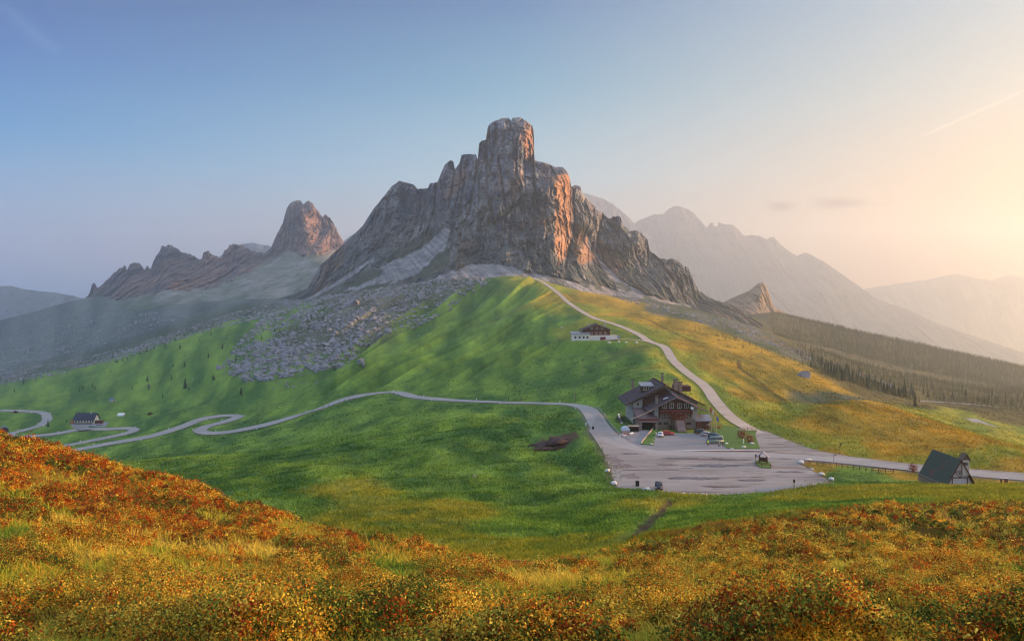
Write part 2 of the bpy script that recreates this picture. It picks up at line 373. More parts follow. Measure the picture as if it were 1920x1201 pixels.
def hit(px, py, d0=6, d1=2600, n=420):
    """first ground point under a photo pixel"""
    ds = np.exp(np.linspace(math.log(d0), math.log(d1), n))
    x = (px - 960) / F * ds; zr = (HZ - py) / F * ds
    g_ = ground_z(x, ds); k = np.nonzero(g_ >= zr)[0]
    if len(k) == 0: return None
    k = max(k[0], 1); a, b = ds[k - 1], ds[k]
    for _ in range(14):
        m_ = (a + b) / 2
        if ground_z([(px - 960) / F * m_], [m_])[0] >= (HZ - py) / F * m_: b = m_
        else: a = m_
    return Vector(((px - 960) / F * b, b, gz((px - 960) / F * b, b)))

# ------------------------------------------------------------------ mesh helpers
def grid_mesh(name, P, col=None, smooth=True, close=False):
    """P (r, c, 3) -> mesh object"""
    r, c = P.shape[:2]
    me = bpy.data.meshes.new(name)
    idx = np.arange(r * c).reshape(r, c)
    q = np.stack([idx[:-1, :-1], idx[:-1, 1:], idx[1:, 1:], idx[1:, :-1]], -1).reshape(-1, 4)
    fill(me, P.reshape(-1, 3), q, smooth)
    if col is not None: setcol(me, col.reshape(-1, col.shape[-1]))
    return me
def fill(me, V, q, smooth=True):
    k = q.shape[1]
    me.vertices.add(len(V)); me.vertices.foreach_set('co', np.ascontiguousarray(V, dtype=np.float32).ravel())
    me.loops.add(q.size); me.loops.foreach_set('vertex_index', np.ascontiguousarray(q, dtype=np.int32).ravel())
    me.polygons.add(len(q)); me.polygons.foreach_set('loop_start', np.arange(0, q.size, k, dtype=np.int32))
    try: me.polygons.foreach_set('loop_total', np.full(len(q), k, dtype=np.int32))
    except Exception: pass
    me.update(calc_edges=True)
    me.polygons.foreach_set('use_smooth', np.full(len(q), smooth, dtype=bool))
def setcol(me, c, name='Col'):
    a = me.color_attributes.new(name, 'FLOAT_COLOR', 'POINT')
    if c.shape[1] == 3: c = np.concatenate([c, np.ones((len(c), 1))], 1)
    a.data.foreach_set('color', np.ascontiguousarray(c, dtype=np.float32).ravel())
def link(name, me, parent=None, mat=None):
    o = bpy.data.objects.new(name, me); C.objects.link(o)
    if parent is not None: o.parent = parent
    if mat is not None:
        if not me.materials: me.materials.append(mat)
    return o
def tag(o, label=None, cat=None, group=None, kind=None):
    if label: o['label'] = label
    if cat: o['category'] = cat
    if group: o['group'] = group
    if kind: o['kind'] = kind
    return o
# ------------------------------------------------------------------ materials
def vcol_mat(name, rough=0.9, var=0.25, scale=1.0, bump=0.3, bscale=2.0, sat=None, bdist=0.3, stretch=(1, 1, 1), fine=None):
    m = bpy.data.materials.new(name); m.use_nodes = True; n = NT(m.node_tree)
    b = m.node_tree.nodes['Principled BSDF']; b.inputs['Roughness'].default_value = rough
    b.inputs['Specular IOR Level'].default_value = 0.15
    a = n.n('ShaderNodeVertexColor', layer_name='Col')
    t = n.n('ShaderNodeTexCoord')
    mpn = n.n('ShaderNodeMapping', ins={0: t.outputs['Object'], 'Scale': stretch})
    ns = n.n('ShaderNodeTexNoise', ins={'Vector': mpn.outputs[0], 'Scale': scale, 'Detail': 8.0, 'Roughness': 0.65})
    k = n.m('MULTIPLY_ADD', ns.outputs[0], var * 4, 1 - var * 2)
    col = n.mix(1.0, a.outputs[0], k, 'MULTIPLY')
    if fine:
        n2 = n.n('ShaderNodeTexNoise', ins={'Vector': mpn.outputs[0], 'Scale': fine[0], 'Detail': 4.0, 'Roughness': 0.7})
        k2 = n.m('MULTIPLY_ADD', n2.outputs[0], fine[1] * 4, 1 - fine[1] * 2)
        col = n.mix(1.0, col, k2, 'MULTIPLY')
    m.node_tree.links.new(col, b.inputs['Base Color'])
    nb = n.n('ShaderNodeTexNoise', ins={'Vector': mpn.outputs[0], 'Scale': bscale, 'Detail': 8.0, 'Roughness': 0.7})
    bp = n.n('ShaderNodeBump', ins={'Strength': bump, 'Distance': bdist, 'Height': nb.outputs[0]})
    m.node_tree.links.new(bp.outputs[0], b.inputs['Normal'])
    return m
def plain(name, col, rough=0.7, var=0.12, scale=3.0, bump=0.1, metal=0.0, spec=0.3, stretch=(1, 1, 1), emit=None):
    m = bpy.data.materials.new(name); m.use_nodes = True; n = NT(m.node_tree)
    b = m.node_tree.nodes['Principled BSDF']; b.inputs['Roughness'].default_value = rough
    b.inputs['Metallic'].default_value = metal; b.inputs['Specular IOR Level'].default_value = spec
    t = n.n('ShaderNodeTexCoord'); mpn = n.n('ShaderNodeMapping', ins={0: t.outputs['Object'], 'Scale': stretch})
    ns = n.n('ShaderNodeTexNoise', ins={'Vector': mpn.outputs[0], 'Scale': scale, 'Detail': 6.0, 'Roughness': 0.65})
    k = n.m('MULTIPLY_ADD', ns.outputs[0], var * 4, 1 - var * 2)
    c = n.mix(1.0, tuple(col), k, 'MULTIPLY')
    m.node_tree.links.new(c, b.inputs['Base Color'])
    if bump:
        bp = n.n('ShaderNodeBump', ins={'Strength': bump, 'Distance': 0.05, 'Height': ns.outputs[0]})
        m.node_tree.links.new(bp.outputs[0], b.inputs['Normal'])
    return m

# ------------------------------------------------------------------ ground sheet
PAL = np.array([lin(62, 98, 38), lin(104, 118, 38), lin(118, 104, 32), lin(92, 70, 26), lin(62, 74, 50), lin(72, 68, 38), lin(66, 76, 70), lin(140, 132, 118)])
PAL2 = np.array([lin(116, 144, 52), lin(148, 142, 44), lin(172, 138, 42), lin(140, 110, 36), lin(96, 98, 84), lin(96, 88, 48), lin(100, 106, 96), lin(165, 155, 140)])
def ground_col(x, y, z):
    px = np.clip(px_of(x, np.maximum(y, 3)), -1500, 3400); ld = np.log(np.maximum(y, 3.0))
    wn = fbm(x / (18 + y * 0.06), y / (12 + y * 0.05), 2.0, 4)
    wn2 = fbm(x / (18 + y * 0.06) + 40, y / (12 + y * 0.05), 6.0, 4)
    Q = np.stack([px / 700.0 + 0.09 * wn, ld * 1.15 + 0.09 * wn2], -1).reshape(-1, 2)
    acc = np.zeros((len(Q), len(CLS)))
    for i in range(0, len(Q), 100000):
        q = Q[i:i + 100000]
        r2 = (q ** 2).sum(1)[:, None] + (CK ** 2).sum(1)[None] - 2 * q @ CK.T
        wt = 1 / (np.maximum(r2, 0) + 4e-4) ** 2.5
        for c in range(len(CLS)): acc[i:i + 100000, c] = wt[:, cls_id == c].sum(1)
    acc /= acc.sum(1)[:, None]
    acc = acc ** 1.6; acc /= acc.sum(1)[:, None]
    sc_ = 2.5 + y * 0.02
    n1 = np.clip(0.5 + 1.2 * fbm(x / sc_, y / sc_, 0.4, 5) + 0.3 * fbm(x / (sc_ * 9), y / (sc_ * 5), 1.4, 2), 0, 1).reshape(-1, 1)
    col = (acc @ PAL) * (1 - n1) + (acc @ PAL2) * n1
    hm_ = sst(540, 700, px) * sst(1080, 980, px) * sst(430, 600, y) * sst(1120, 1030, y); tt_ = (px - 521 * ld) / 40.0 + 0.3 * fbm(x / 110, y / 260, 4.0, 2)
    hz_ = (hm_ * (ridged(tt_, ld * 0.9, 2.2, 3, 0.45) - .45)).reshape(-1, 1)  # fold shading put into the colour: drier light crests, darker troughs
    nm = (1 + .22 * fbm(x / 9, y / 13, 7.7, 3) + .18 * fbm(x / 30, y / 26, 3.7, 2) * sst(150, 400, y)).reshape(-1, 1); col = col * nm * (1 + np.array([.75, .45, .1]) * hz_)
    return col.reshape(*x.shape, 3), acc.reshape(*x.shape, -1), px
U0, U1 = -0.78, 0.78
us = np.linspace(U0, U1, 1180)
py_rows = []
ds = [3.2]
while ds[-1] < 12300:
    d = ds[-1]
    ds.append(d * (1.0062 if d < 1200 else 1.012 if d < 2800 else 1.05))
ds = np.array(ds)
UU, DD = np.meshgrid(us, ds)
GX = UU * DD; GY = DD
GZ = ground_z(GX.ravel(), GY.ravel()).reshape(GX.shape)
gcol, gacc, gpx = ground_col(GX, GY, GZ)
if True:
    td = traildist(GX, GY); k_ = (sst(1.5, .6, td * (1 + .6 * fbm(GX / 2, GY / 3, 1., 3))) * .9)[..., None]; gcol = gcol * (1 - k_) + np.array(lin(88, 58, 50)) * k_
# bare earth patches, worn strip, scar and a painted swale shade, placed in world space
def patch(cx, cy, rx, ry, rot, seed, soft=0.5):
    ca, sa = math.cos(rot), math.sin(rot)
    lx = (GX - cx) * ca + (GY - cy) * sa; ly = -(GX - cx) * sa + (GY - cy) * ca
    r = np.hypot(lx / rx, ly / ry) + 0.6 * fbm(GX / (rx * 0.25), GY / (ry * 0.35), seed, 3)
    return sst(1.0, 1.0 - soft, r)
EARTH = np.array(lin(88, 58, 50)); DARK = np.array(lin(44, 50, 34))
def paint(mask, colr, k=1.0):
    global gcol
    gcol = gcol * (1 - k * mask[..., None]) + np.array(colr) * (k * mask[..., None])
def pp(px, py, z=None):
    if z is not None: return onplane(px, py, z)
    h = hit(px, py); return (h.x, h.y)
for (px, py, rx, ry, rot) in [(1042, 830, 7, 15, -0.5)]:
    cx, cy = pp(px, py); paint(patch(cx, cy, rx, ry, rot, px), lin(48, 36, 38) if px == 1045 else EARTH, 0.97)
def trail_shade_mask(pts, wd, seed=0.0):
    P = [pp(*p) for p in pts]; m_ = np.zeros(GX.shape)
    Pn = resample([(a, b, 0) for a, b in P], 2.0, 1)[:, :2]
    sel = (GY > Pn[:, 1].min() - 30) & (GY < Pn[:, 1].max() + 30) & (GX > Pn[:, 0].min() - 30) & (GX < Pn[:, 0].max() + 30)
    xs, ys = GX[sel], GY[sel]; dm = np.full(xs.shape, 1e9)
    for a, b in zip(Pn[:-1], Pn[1:]):
        v = b - a; t = np.clip(((xs - a[0]) * v[0] + (ys - a[1]) * v[1]) / (v @ v + 1e-9), 0, 1)
        dm = np.minimum(dm, np.hypot(xs - a[0] - t * v[0], ys - a[1] - t * v[1]))
    dm = dm * (1 + 0.8 * fbm(xs / 3, ys / 4, seed, 3)); m_[sel] = sst(wd, wd * 0.4, dm); return m_
for pts, wd, c, k in [([(1385,675),(1388,690),(1410,706),(1440,728),(1470,750)], 1.6, lin(70, 60, 30), 0.8),
                      ([(1190,588),(1240,612),(1300,640)], 3.0, lin(72, 66, 34), 0.6),
                      ([(640,965),(760,972),(900,990),(1010,1005),(1090,1010)], 1.8, lin(60, 84, 40), 0.6),
                      ([(1500,765),(1600,800),(1700,830)], 1.2, lin(110, 90, 30), 0.6),
                      ([(1560,742),(1640,764),(1720,784)], 4.0, lin(74, 64, 36), 0.6)]:  # dark strip: shade of the swale painted on the ground
    paint(trail_shade_mask(pts, wd, wd), c, k)
for (px, py, rx, ry) in [(960, 585, 60, 25), (940, 545, 45, 14), (1180, 655, 24, 12), (1150, 672, 26, 9), (1220, 690, 20, 8)]:
    cx, cy = pp(px, py); paint(patch(cx, cy, rx, ry, 0.4, px, 0.8), lin(78, 84, 48), 0.5)
nb_ = (GY > 150) & (GY < 330) & (GX > 0) & (GX < 200); xs, ys = GX[nb_], GY[nb_]
k = (sst(2.2, 0.3, polydist(xs, ys, LOTW) + 1.2 * fbm(xs / 2.5, ys / 2.5, 2.0, 3)) * 0.75)[:, None]; gcol[nb_] = gcol[nb_] * (1 - k) + np.array(lin(112, 96, 82)) * k
# gravel verges beside the roads
for (pl, hw) in RLINES[:1]:
    for i in range(0, len(pl), 12):
        seg = pl[i:i + 13]; R = 12.0
        mk = (GX > seg[:, 0].min() - R) & (GX < seg[:, 0].max() + R) & (GY > seg[:, 1].min() - R) & (GY < seg[:, 1].max() + R)
        if not mk.any(): continue
        xs, ys = GX[mk], GY[mk]
        dm = np.sqrt(((xs[:, None] - seg[None, :, 0]) ** 2 + (ys[:, None] - seg[None, :, 1]) ** 2).min(1))
        k = (sst(hw + 1.4, hw + 0.4, dm + 0.8 * fbm(xs / 3, ys / 3, 1.0, 2)) * 0.6)[:, None]
        gcol[mk] = gcol[mk] * (1 - k) + np.array(lin(120, 115, 100)) * k
mat_ground = vcol_mat('turf', 0.95, 0.24, 0.35, 0.8, 0.9, bdist=0.8, fine=(1.6, 0.3))
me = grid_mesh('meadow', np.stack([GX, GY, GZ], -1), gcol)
# apron behind and beside the camera so the sheet has no edge underfoot
ground = link('meadow', me, None, mat_ground); tag(ground, kind='structure')
bx = np.linspace(-600, 600, 121); by = np.linspace(-600, 3.4, 61)
BX, BY = np.meshgrid(bx, by)
ez = np.array([float(base_tps(np.array([-1500 / 700.0]), np.array([math.log(3.2) * 1.15]))[0])])
BZ = -2.6 + 0.0 * BX + (3.4 - BY) * 0.12 - np.clip(BX, -300, 400) * 0.02 * sst(10, 60, np.abs(BX))
BZ = BZ + 0.2 * fbm(BX / 9, BY / 9, 0, 2)
meb = grid_mesh('slope', np.stack([BX, BY, BZ], -1), np.tile(np.array(lin(140, 96, 30)), (BX.size, 1)).reshape(*BX.shape, 3))
tag(link('ground', meb, None, mat_ground), kind='structure')

# ------------------------------------------------------------------ road ribbons and lots
def asphalt(name, c, c2, cracks=0.3):
    m = bpy.data.materials.new(name); m.use_nodes = True; n = NT(m.node_tree)
    b = m.node_tree.nodes['Principled BSDF']; b.inputs['Roughness'].default_value = 0.85; b.inputs['Specular IOR Level'].default_value = 0.2
    t = n.n('ShaderNodeTexCoord'); mp_ = n.n('ShaderNodeMapping', ins={0: t.outputs['Object'], 'Scale': (0.35, 1, 1)})
    a = n.n('ShaderNodeTexNoise', ins={'Vector': mp_.outputs[0], 'Scale': 0.12, 'Detail': 7.0, 'Roughness': 0.65})
    f = n.n('ShaderNodeTexNoise', ins={'Vector': t.outputs['Object'], 'Scale': 2.5, 'Detail': 6.0, 'Roughness': 0.7})
    base = n.mix(n.m('MULTIPLY_ADD', a.outputs[0], 3.0, -1.0, clamp=True), c, c2)
    base = n.mix(1.0, base, n.m('MULTIPLY_ADD', f.outputs[0], 0.5, 0.75), 'MULTIPLY')
    if cracks:
        mp2 = n.n('ShaderNodeMapping', ins={0: t.outputs['Object'], 'Scale': (0.10, 0.62, 1), 'Rotation': (0, 0, 0.05)})
        s = n.n('ShaderNodeTexNoise', ins={'Vector': mp2.outputs[0], 'Scale': 0.55, 'Detail': 5.0, 'Roughness': 0.6, 'Distortion': 0.6})
        lm = n.n('ShaderNodeTexNoise', ins={'Vector': t.outputs['Object'], 'Scale': 0.035, 'Detail': 3.0}); lmo = n.m('MULTIPLY_ADD', lm.outputs[0], 5.0, -2.2, clamp=True)
        cracks0 = cracks; cracks = n.m('MULTIPLY', lmo, cracks0)
        base = n.mix(n.m('MULTIPLY', n.ramp(s.outputs[0], [(0.53, (0, 0, 0)), (0.64, (1, 1, 1))]), cracks), base, lin(98, 66, 58))
        s2 = n.n('ShaderNodeTexNoise', ins={'Vector': mp2.outputs[0], 'Scale': 1.2, 'Detail': 4.0, 'Roughness': 0.7, 'Distortion': 0.3})
        base = n.mix(n.m('MULTIPLY', n.ramp(s2.outputs[0], [(0.55, (0, 0, 0)), (0.64, (1, 1, 1))]), cracks), base, lin(62, 56, 60))
    m.node_tree.links.new(base, b.inputs['Base Color'])
    bp = n.n('ShaderNodeBump', ins={'Strength': 0.25, 'Distance': 0.05, 'Height': f.outputs[0]})
    m.node_tree.links.new(bp.outputs[0], b.inputs['Normal']); return m
M_road = asphalt('asphalt_road', lin(142, 138, 133), lin(160, 154, 147), 0.0)
M_lot = asphalt('asphalt_worn', lin(128, 122, 116), lin(158, 149, 140), 0.95)
M_court = asphalt('asphalt_court', lin(120, 118, 118), lin(138, 135, 133), 0.15)
M_gravel = asphalt('gravel_track', lin(170, 150, 132), lin(190, 172, 152), 0.0)
def ribbon(name, pl, hw, mat, lift=0.0, n_across=3):
    P = pl.copy(); T = np.gradient(P[:, :2], axis=0); T /= np.linalg.norm(T, axis=1)[:, None] + 1e-9
    Nn = np.stack([T[:, 1], -T[:, 0]], 1)
    rows = []
    for s in np.linspace(-1, 1, n_across):
        fr2 = sst(360, 440, P[:, 1]) * (1.0 if name == 'road' else 0.0)
        wv = hw * (1 + 0.08 * fr2 + 0.06 * fbm(np.arange(len(P)) / 5.0 + s * 9, 0.3, 1.0, 2))
        rows.append(np.stack([P[:, 0] + Nn[:, 0] * s * wv, P[:, 1] + Nn[:, 1] * s * wv, P[:, 2] + lift + 0.1 * fr2 + 0.11 * fr2 * Nn[:, 1] * s * wv], 1))
    return tag(link(name, grid_mesh(name, np.stack(rows, 1)), None, mat), kind='structure')
ribbon('road', RLINES[0][0], 3.4, M_road, 0.012)
ribbon('gravel_track', RLINES[1][0], 2.4, M_gravel, 0.02)
ribbon('gravel_spur', RLINES[2][0], 1.8, M_gravel, 0.03)
ribbon('valley_road', RLINES[3][0], 3.0, M_road)
ribbon('side_road', RLINES[4][0], 3.0, M_road)
def flat_poly(name, pts, z, mat, thick=0.25):
    bm = bmesh.new(); vs = [bm.verts.new((x, y, z)) for x, y in pts]; f = bm.faces.new(vs)
    r = bmesh.ops.extrude_face_region(bm, geom=[f]); 
    bmesh.ops.translate(bm, verts=[v for v in r['geom'] if isinstance(v, bmesh.types.BMVert)], vec=(0, 0, -thick))
    bmesh.ops.recalc_face_normals(bm, faces=bm.faces); bmesh.ops.triangulate(bm, faces=bm.faces)
    me = bpy.data.meshes.new(name); bm.to_mesh(me); bm.free(); return link(name, me, None, mat)
tag(flat_poly('parking_lot', LOTW, PZ, M_lot), kind='structure')
tag(flat_poly('forecourt', COURTW, PZ + 0.03, M_court), kind='structure')

def worn(px, py, w_, h_, c, k):
    (x0, y0), (x1, _) = onplane(px - w_ / 2, py), onplane(px + w_ / 2, py); yt, yb = onplane(px, py - h_ / 2)[1], onplane(px, py + h_ / 2)[1]
    cx, rx, cy, ry = (x0 + x1) / 2, (x1 - x0) / 2, (yt + yb) / 2, (yt - yb) / 2
    th = np.linspace(0, 2 * np.pi, 200, endpoint=False); r = np.maximum(.25, .9 + .95 * fbm(np.cos(th) * 3.2 + k * 5, np.sin(th) * 3.2, k * 1.7, 6))
    tag(flat_poly('worn_patch', [(cx + rx * a * np.cos(t), cy + ry * a * np.sin(t)) for a, t in zip(r, th)], PZ + 0.03 + .004 * k, c, 0.02), kind='structure')
M_w1 = asphalt('worn_earth', lin(108, 92, 86), lin(140, 130, 126), 0.6); M_w2 = asphalt('dark_patch', lin(84, 80, 84), lin(120, 114, 114), 0.4)
for k, (px, py, w_, h_, m_) in enumerate([(1150, 862, 34, 14, M_w1), (1166, 874, 44, 9, M_w1), (1182, 892, 30, 9, M_w1), (1186, 850, 34, 2.5, M_w2), (1276, 859, 62, 2.4, M_w2), (1345, 872, 74, 6, M_w1), (1300, 896, 86, 5, M_w2), (1222, 881, 96, 2.4, M_w1),
        (1250, 871, 30, 4, M_w1), (1372, 862, 64, 1.8, M_w2), (1410, 900, 50, 3, M_w2), (1360, 912, 70, 3.5, M_w1), (1480, 884, 60, 3, M_w2)]): worn(px, py, w_, h_, m_, k)
tag(flat_poly('road_edging', [onplane(*p) for p in [(1262, 844.6), (1300, 843.4), (1426, 842.6), (1426, 844), (1300, 845.2), (1262, 846)]], PZ + .1, asphalt('pale_edging', lin(176, 172, 166), lin(190, 186, 180), 0.0), .05), kind='structure')
# ------------------------------------------------------------------ mountains
def cells(a, b, seed):
    """random flat facets: each cell keeps one height and one tilt, so edges stay sharp"""
    ai, bi = np.floor(a).astype(np.int64), np.floor(b).astype(np.int64); best = np.full(a.shape, 9e9); h = np.zeros(a.shape)
    for dx in (-1, 0, 1):
        for dy in (-1, 0, 1):
            ci, cj = ai + dx, bi + dy; k = _perm[(_perm[(ci + seed * 17) & 255] + cj) & 255]; g_ = _gr[k]
            fx = ci + .5 + .45 * g_[..., 0]; fy = cj + .5 + .45 * g_[..., 1]; d_ = (a - fx) ** 2 + (b - fy) ** 2
            v = g_[..., 2] + 1.1 * ((a - fx) * _gr[(k * 7 + 3) & 255][..., 0] + (b - fy) * _gr[(k * 5 + 9) & 255][..., 1])
            m_ = d_ < best; best = np.where(m_, d_, best); h = np.where(m_, v, h)
    return h
def rock_mat(name, bump=1.0, bscale=0.05, bdist=6.0):
    m = bpy.data.materials.new(name); m.use_nodes = True; n = NT(m.node_tree)
    b = m.node_tree.nodes['Principled BSDF']; b.inputs['Roughness'].default_value = 0.95; b.inputs['Specular IOR Level'].default_value = 0.1
    a = n.n('ShaderNodeVertexColor', layer_name='Col'); t = n.n('ShaderNodeTexCoord')
    mp_ = n.n('ShaderNodeMapping', ins={0: t.outputs['Object'], 'Scale': (1, 1, 0.35)})
    n1 = n.n('ShaderNodeTexNoise', ins={'Vector': mp_.outputs[0], 'Scale': bscale, 'Detail': 10.0, 'Roughness': 0.68, 'Distortion': 0.4})
    mp2 = n.n('ShaderNodeMapping', ins={0: t.outputs['Object'], 'Scale': (0.25, 0.25, 1.6), 'Rotation': (0.0, 0.12, 0)})
    n2 = n.n('ShaderNodeTexNoise', ins={'Vector': mp2.outputs[0], 'Scale': bscale, 'Detail': 8.0, 'Roughness': 0.6})
    k = n.m('MULTIPLY_ADD', n1.outputs[0], 2.2, -0.1)
    col = n.mix(1.0, a.outputs[0], k, 'MULTIPLY')
    k2 = n.m('MULTIPLY_ADD', n2.outputs[0], 0.8, 0.6)
    col = n.mix(1.0, col, k2, 'MULTIPLY')
    m.node_tree.links.new(col, b.inputs['Base Color'])
    vo = n.n('ShaderNodeTexVoronoi', ins={'Vector': mp_.outputs[0], 'Scale': bscale * 3.2, 'Detail': 2.0, 'Randomness': 1.0}); vo.feature = 'F1'
    h = n.m('ADD', n.m('ADD', n1.outputs[0], n.m('MULTIPLY', n2.outputs[0], 0.35)), n.m('MULTIPLY', vo.outputs['Distance'], -0.35))
    bp = n.n('ShaderNodeBump', ins={'Strength': bump, 'Distance': bdist, 'Height': h})
    m.node_tree.links.new(bp.outputs[0], b.inputs['Normal']); return m
def interp_poly(pts, u): P = sorted(pts); return np.interp(u, [p[0] for p in P], [p[1] for p in P])
def mountain(name, crest, base, dpts, du, rows, amp, nscale, colf, mat, back=250.0, jag=1.2, cliffmask=None, vstretch=4.5, grooves=()):
    cp = np.array(crest, float); u = np.arange(cp[0, 0], cp[-1, 0] + du, du)
    cy = np.interp(u, cp[:, 0], cp[:, 1]); cd = np.interp(u, cp[:, 0], cp[:, 2])
    jag = jag * (1 + 1.8 * sst(1080, 1110, u)) if name == 'rock_peak' else jag
    cy = cy + jag * fbm(u / 9.0, 0.5, 2.2, 4) - jag * 1.2 * np.maximum(0, ridged(u / 7.0, 1.7, 3.3, 3, .6) - .45)
    byy = interp_poly(base, u)
    t = np.linspace(0, 1, rows) ** 1.0
    PX = np.repeat(u[None], rows, 0); PY = cy[None] + (byy - cy)[None] * t[:, None]
    kp = [(p[0] / 100., p[1] / 100.) for p in dpts] + [(c[0] / 100., c[1] / 100.) for c in crest[::2]]
    kv = [math.log(p[2]) for p in dpts] + [math.log(c[2]) for c in crest[::2]]
    tp = TPS(kp, kv, 1e-3)
    D = np.exp(tp(PX / 100., PY / 100.))
    X0 = (PX - 960) / F * D; Z0 = (HZ - PY) / F * D
    cm = cliffmask(PX, PY) if cliffmask else np.ones_like(PX)
    wx = X0 + 0.2 * nscale * fbm(X0 / nscale, Z0 / nscale, 1.0, 3)
    wx = wx + 0.05 * nscale * fbm(X0 / (nscale * .3), Z0 / (nscale * .5), 5.0, 3)
    lean0 = wx + 0.1 * Z0
    n1 = 0.75 - 1.1 * ridged(wx / nscale, Z0 / (nscale * vstretch), D / (nscale * 4), 3, 0.5)
    n2 = 0.7 - ridged(wx / (nscale * 0.33), Z0 / (nscale * 1.1), 3.1, 4, 0.6)
    n4 = ridged(wx / (nscale * 0.14), Z0 / (nscale * 0.18), 8.1, 3, 0.6)
    n3 = fbm(wx / (nscale * 2.2), Z0 / (nscale * 1.8), 6.0, 3)
    cw = 0.06 * nscale * fbm(X0 / (nscale * .2), Z0 / (nscale * .2), 2., 2)
    fac = cells((lean0 + cw) / (nscale * .62), Z0 / (nscale * 1.25), 1) + .6 * cells((lean0 - cw) / (nscale * .28), Z0 / (nscale * .42), 2) + .38 * cells((lean0 + cw) / (nscale * .13), Z0 / (nscale * .16), 3)
    stp = Z0 / (nscale * 0.9) + 0.6 * n3 + wx / (nscale * 5); fr = stp - np.floor(stp)
    ledge = (sst(0.0, 0.75, fr) - fr)
    lean = wx + 0.12 * Z0
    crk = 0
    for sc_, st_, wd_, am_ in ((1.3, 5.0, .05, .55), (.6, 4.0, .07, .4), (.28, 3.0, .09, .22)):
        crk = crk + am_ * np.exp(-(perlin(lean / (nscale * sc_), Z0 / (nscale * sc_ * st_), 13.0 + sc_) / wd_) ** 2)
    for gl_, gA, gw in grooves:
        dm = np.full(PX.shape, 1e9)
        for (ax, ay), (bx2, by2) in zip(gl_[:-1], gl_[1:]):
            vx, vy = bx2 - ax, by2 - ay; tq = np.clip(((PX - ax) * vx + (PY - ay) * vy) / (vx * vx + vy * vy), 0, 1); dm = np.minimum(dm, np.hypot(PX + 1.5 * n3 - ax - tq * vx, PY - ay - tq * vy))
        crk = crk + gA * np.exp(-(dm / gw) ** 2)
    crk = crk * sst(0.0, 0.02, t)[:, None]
    edge = sst(0, 0.05, t)[:, None]
    disp = amp * (0.8 * n1 + 0.4 * n2 + 0.2 * n4 + 0.8 * n3 + 0.8 * ledge - 0.85 * crk + 0.42 * fac) * cm + amp * 0.12 * n2 * (1 - cm)
    D2 = D - disp * (0.35 + 0.65 * edge)
    X = (PX - 960) / F * D2; Z = (HZ - PY) / F * D2
    front = np.stack([X, D2, Z], -1)
    # back side: over the crest and down behind
    tops = front[0]; rows_b = []
    for k, (dy, dz) in enumerate([(1.0, 0.45), (0.75, 0.28), (0.45, 0.1), (0.2, 0.03), (0.06, 0.0)]):
        q = tops.copy(); q[:, 1] += back * dy + 0.25 * back * dy * fbm(u / 14., k * 0.7, 5.0, 3); q[:, 0] *= (q[:, 1] / tops[:, 1])
        q[:, 2] = tops[:, 2] - back * dz * 1.6 - back * dy * 0.15 - 0.5 * back * dz; rows_b.append(q)
    full = np.concatenate([np.stack(rows_b, 0), front], 0)
    # normals for colouring
    gu = np.gradient(front, axis=1); gv = np.gradient(front, axis=0); nn = np.cross(gv, gu); nn /= np.linalg.norm(nn, axis=-1)[..., None] + 1e-9
    nz = np.abs(nn[..., 2])
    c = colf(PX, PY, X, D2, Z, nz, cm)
    c = c * (1 - 0.55 * np.clip(crk, 0, 1) * cm)[..., None]      # crevice shade painted into the rock colour
    c = np.concatenate([np.repeat(c[:1], 5, 0), c], 0)
    o = link(name, grid_mesh(name, full, c, True), None, mat); return tag(o, kind='structure')
def softpoly(PX, PY, poly, s=6.0, sc_=22.0):
    jx = PX + s * fbm(PX / sc_, PY / sc_, 1.0, 4); jy = PY + s * fbm(PX / sc_, PY / sc_, 7.0, 4)
    return inpoly(jx, jy, poly).astype(float)
def blur(a, k=2):
    for _ in range(k):
        a = (a + np.roll(a, 1, 0) + np.roll(a, -1, 0) + np.roll(a, 1, 1) + np.roll(a, -1, 1)) / 5
    return a
M_rock = rock_mat('dolomite_rock', 1.0, 0.05, 7.0)
M_rockfar = rock_mat('distant_rock', 0.5, 0.01, 20.0)
SCREE = [[(836,428),(846,432),(832,470),(800,505),(740,530),(560,640),(480,640),(600,560),(660,527),(720,498),(780,466)],
         [(705,478),(700,490),(640,530),(560,575),(520,590),(600,545),(650,515)],
         [(850,505),(900,492),(960,500),(1040,520),(1140,540),(1200,560),(1300,590),(1400,610),(1420,640),(500,640),(760,545)],
         [(1110,470),(1160,520),(1210,550),(1300,575),(1250,580),(1160,545)]]
GRASSP = [[(836,462),(842,470),(850,490),(800,520),(775,525),(800,495)], [(800,432),(835,425),(800,460),(760,480),(700,500),(740,470)],
          [(700,500),(640,540),(560,585),(540,600),(640,550),(720,512)], [(935,398),(980,375),(975,385),(940,415),(900,430)],
          [(1140,460),(1170,480),(1220,530),(1180,510)], [(600,560),(740,525),(700,560),(600,600)]]
def gus_cm(PX, PY):
    m = np.ones_like(PX)
    for p in SCREE: m = np.minimum(m, 1 - softpoly(PX, PY, p, 4))
    for p in (GRASSP[0], GRASSP[2], GRASSP[5]): m = np.minimum(m, 1 - softpoly(PX, PY, p, 4))
    return blur(m, 5)
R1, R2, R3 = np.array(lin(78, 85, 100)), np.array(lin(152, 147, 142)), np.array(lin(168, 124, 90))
SC = np.array(lin(140, 138, 136)); GR = np.array(lin(52, 64, 42))
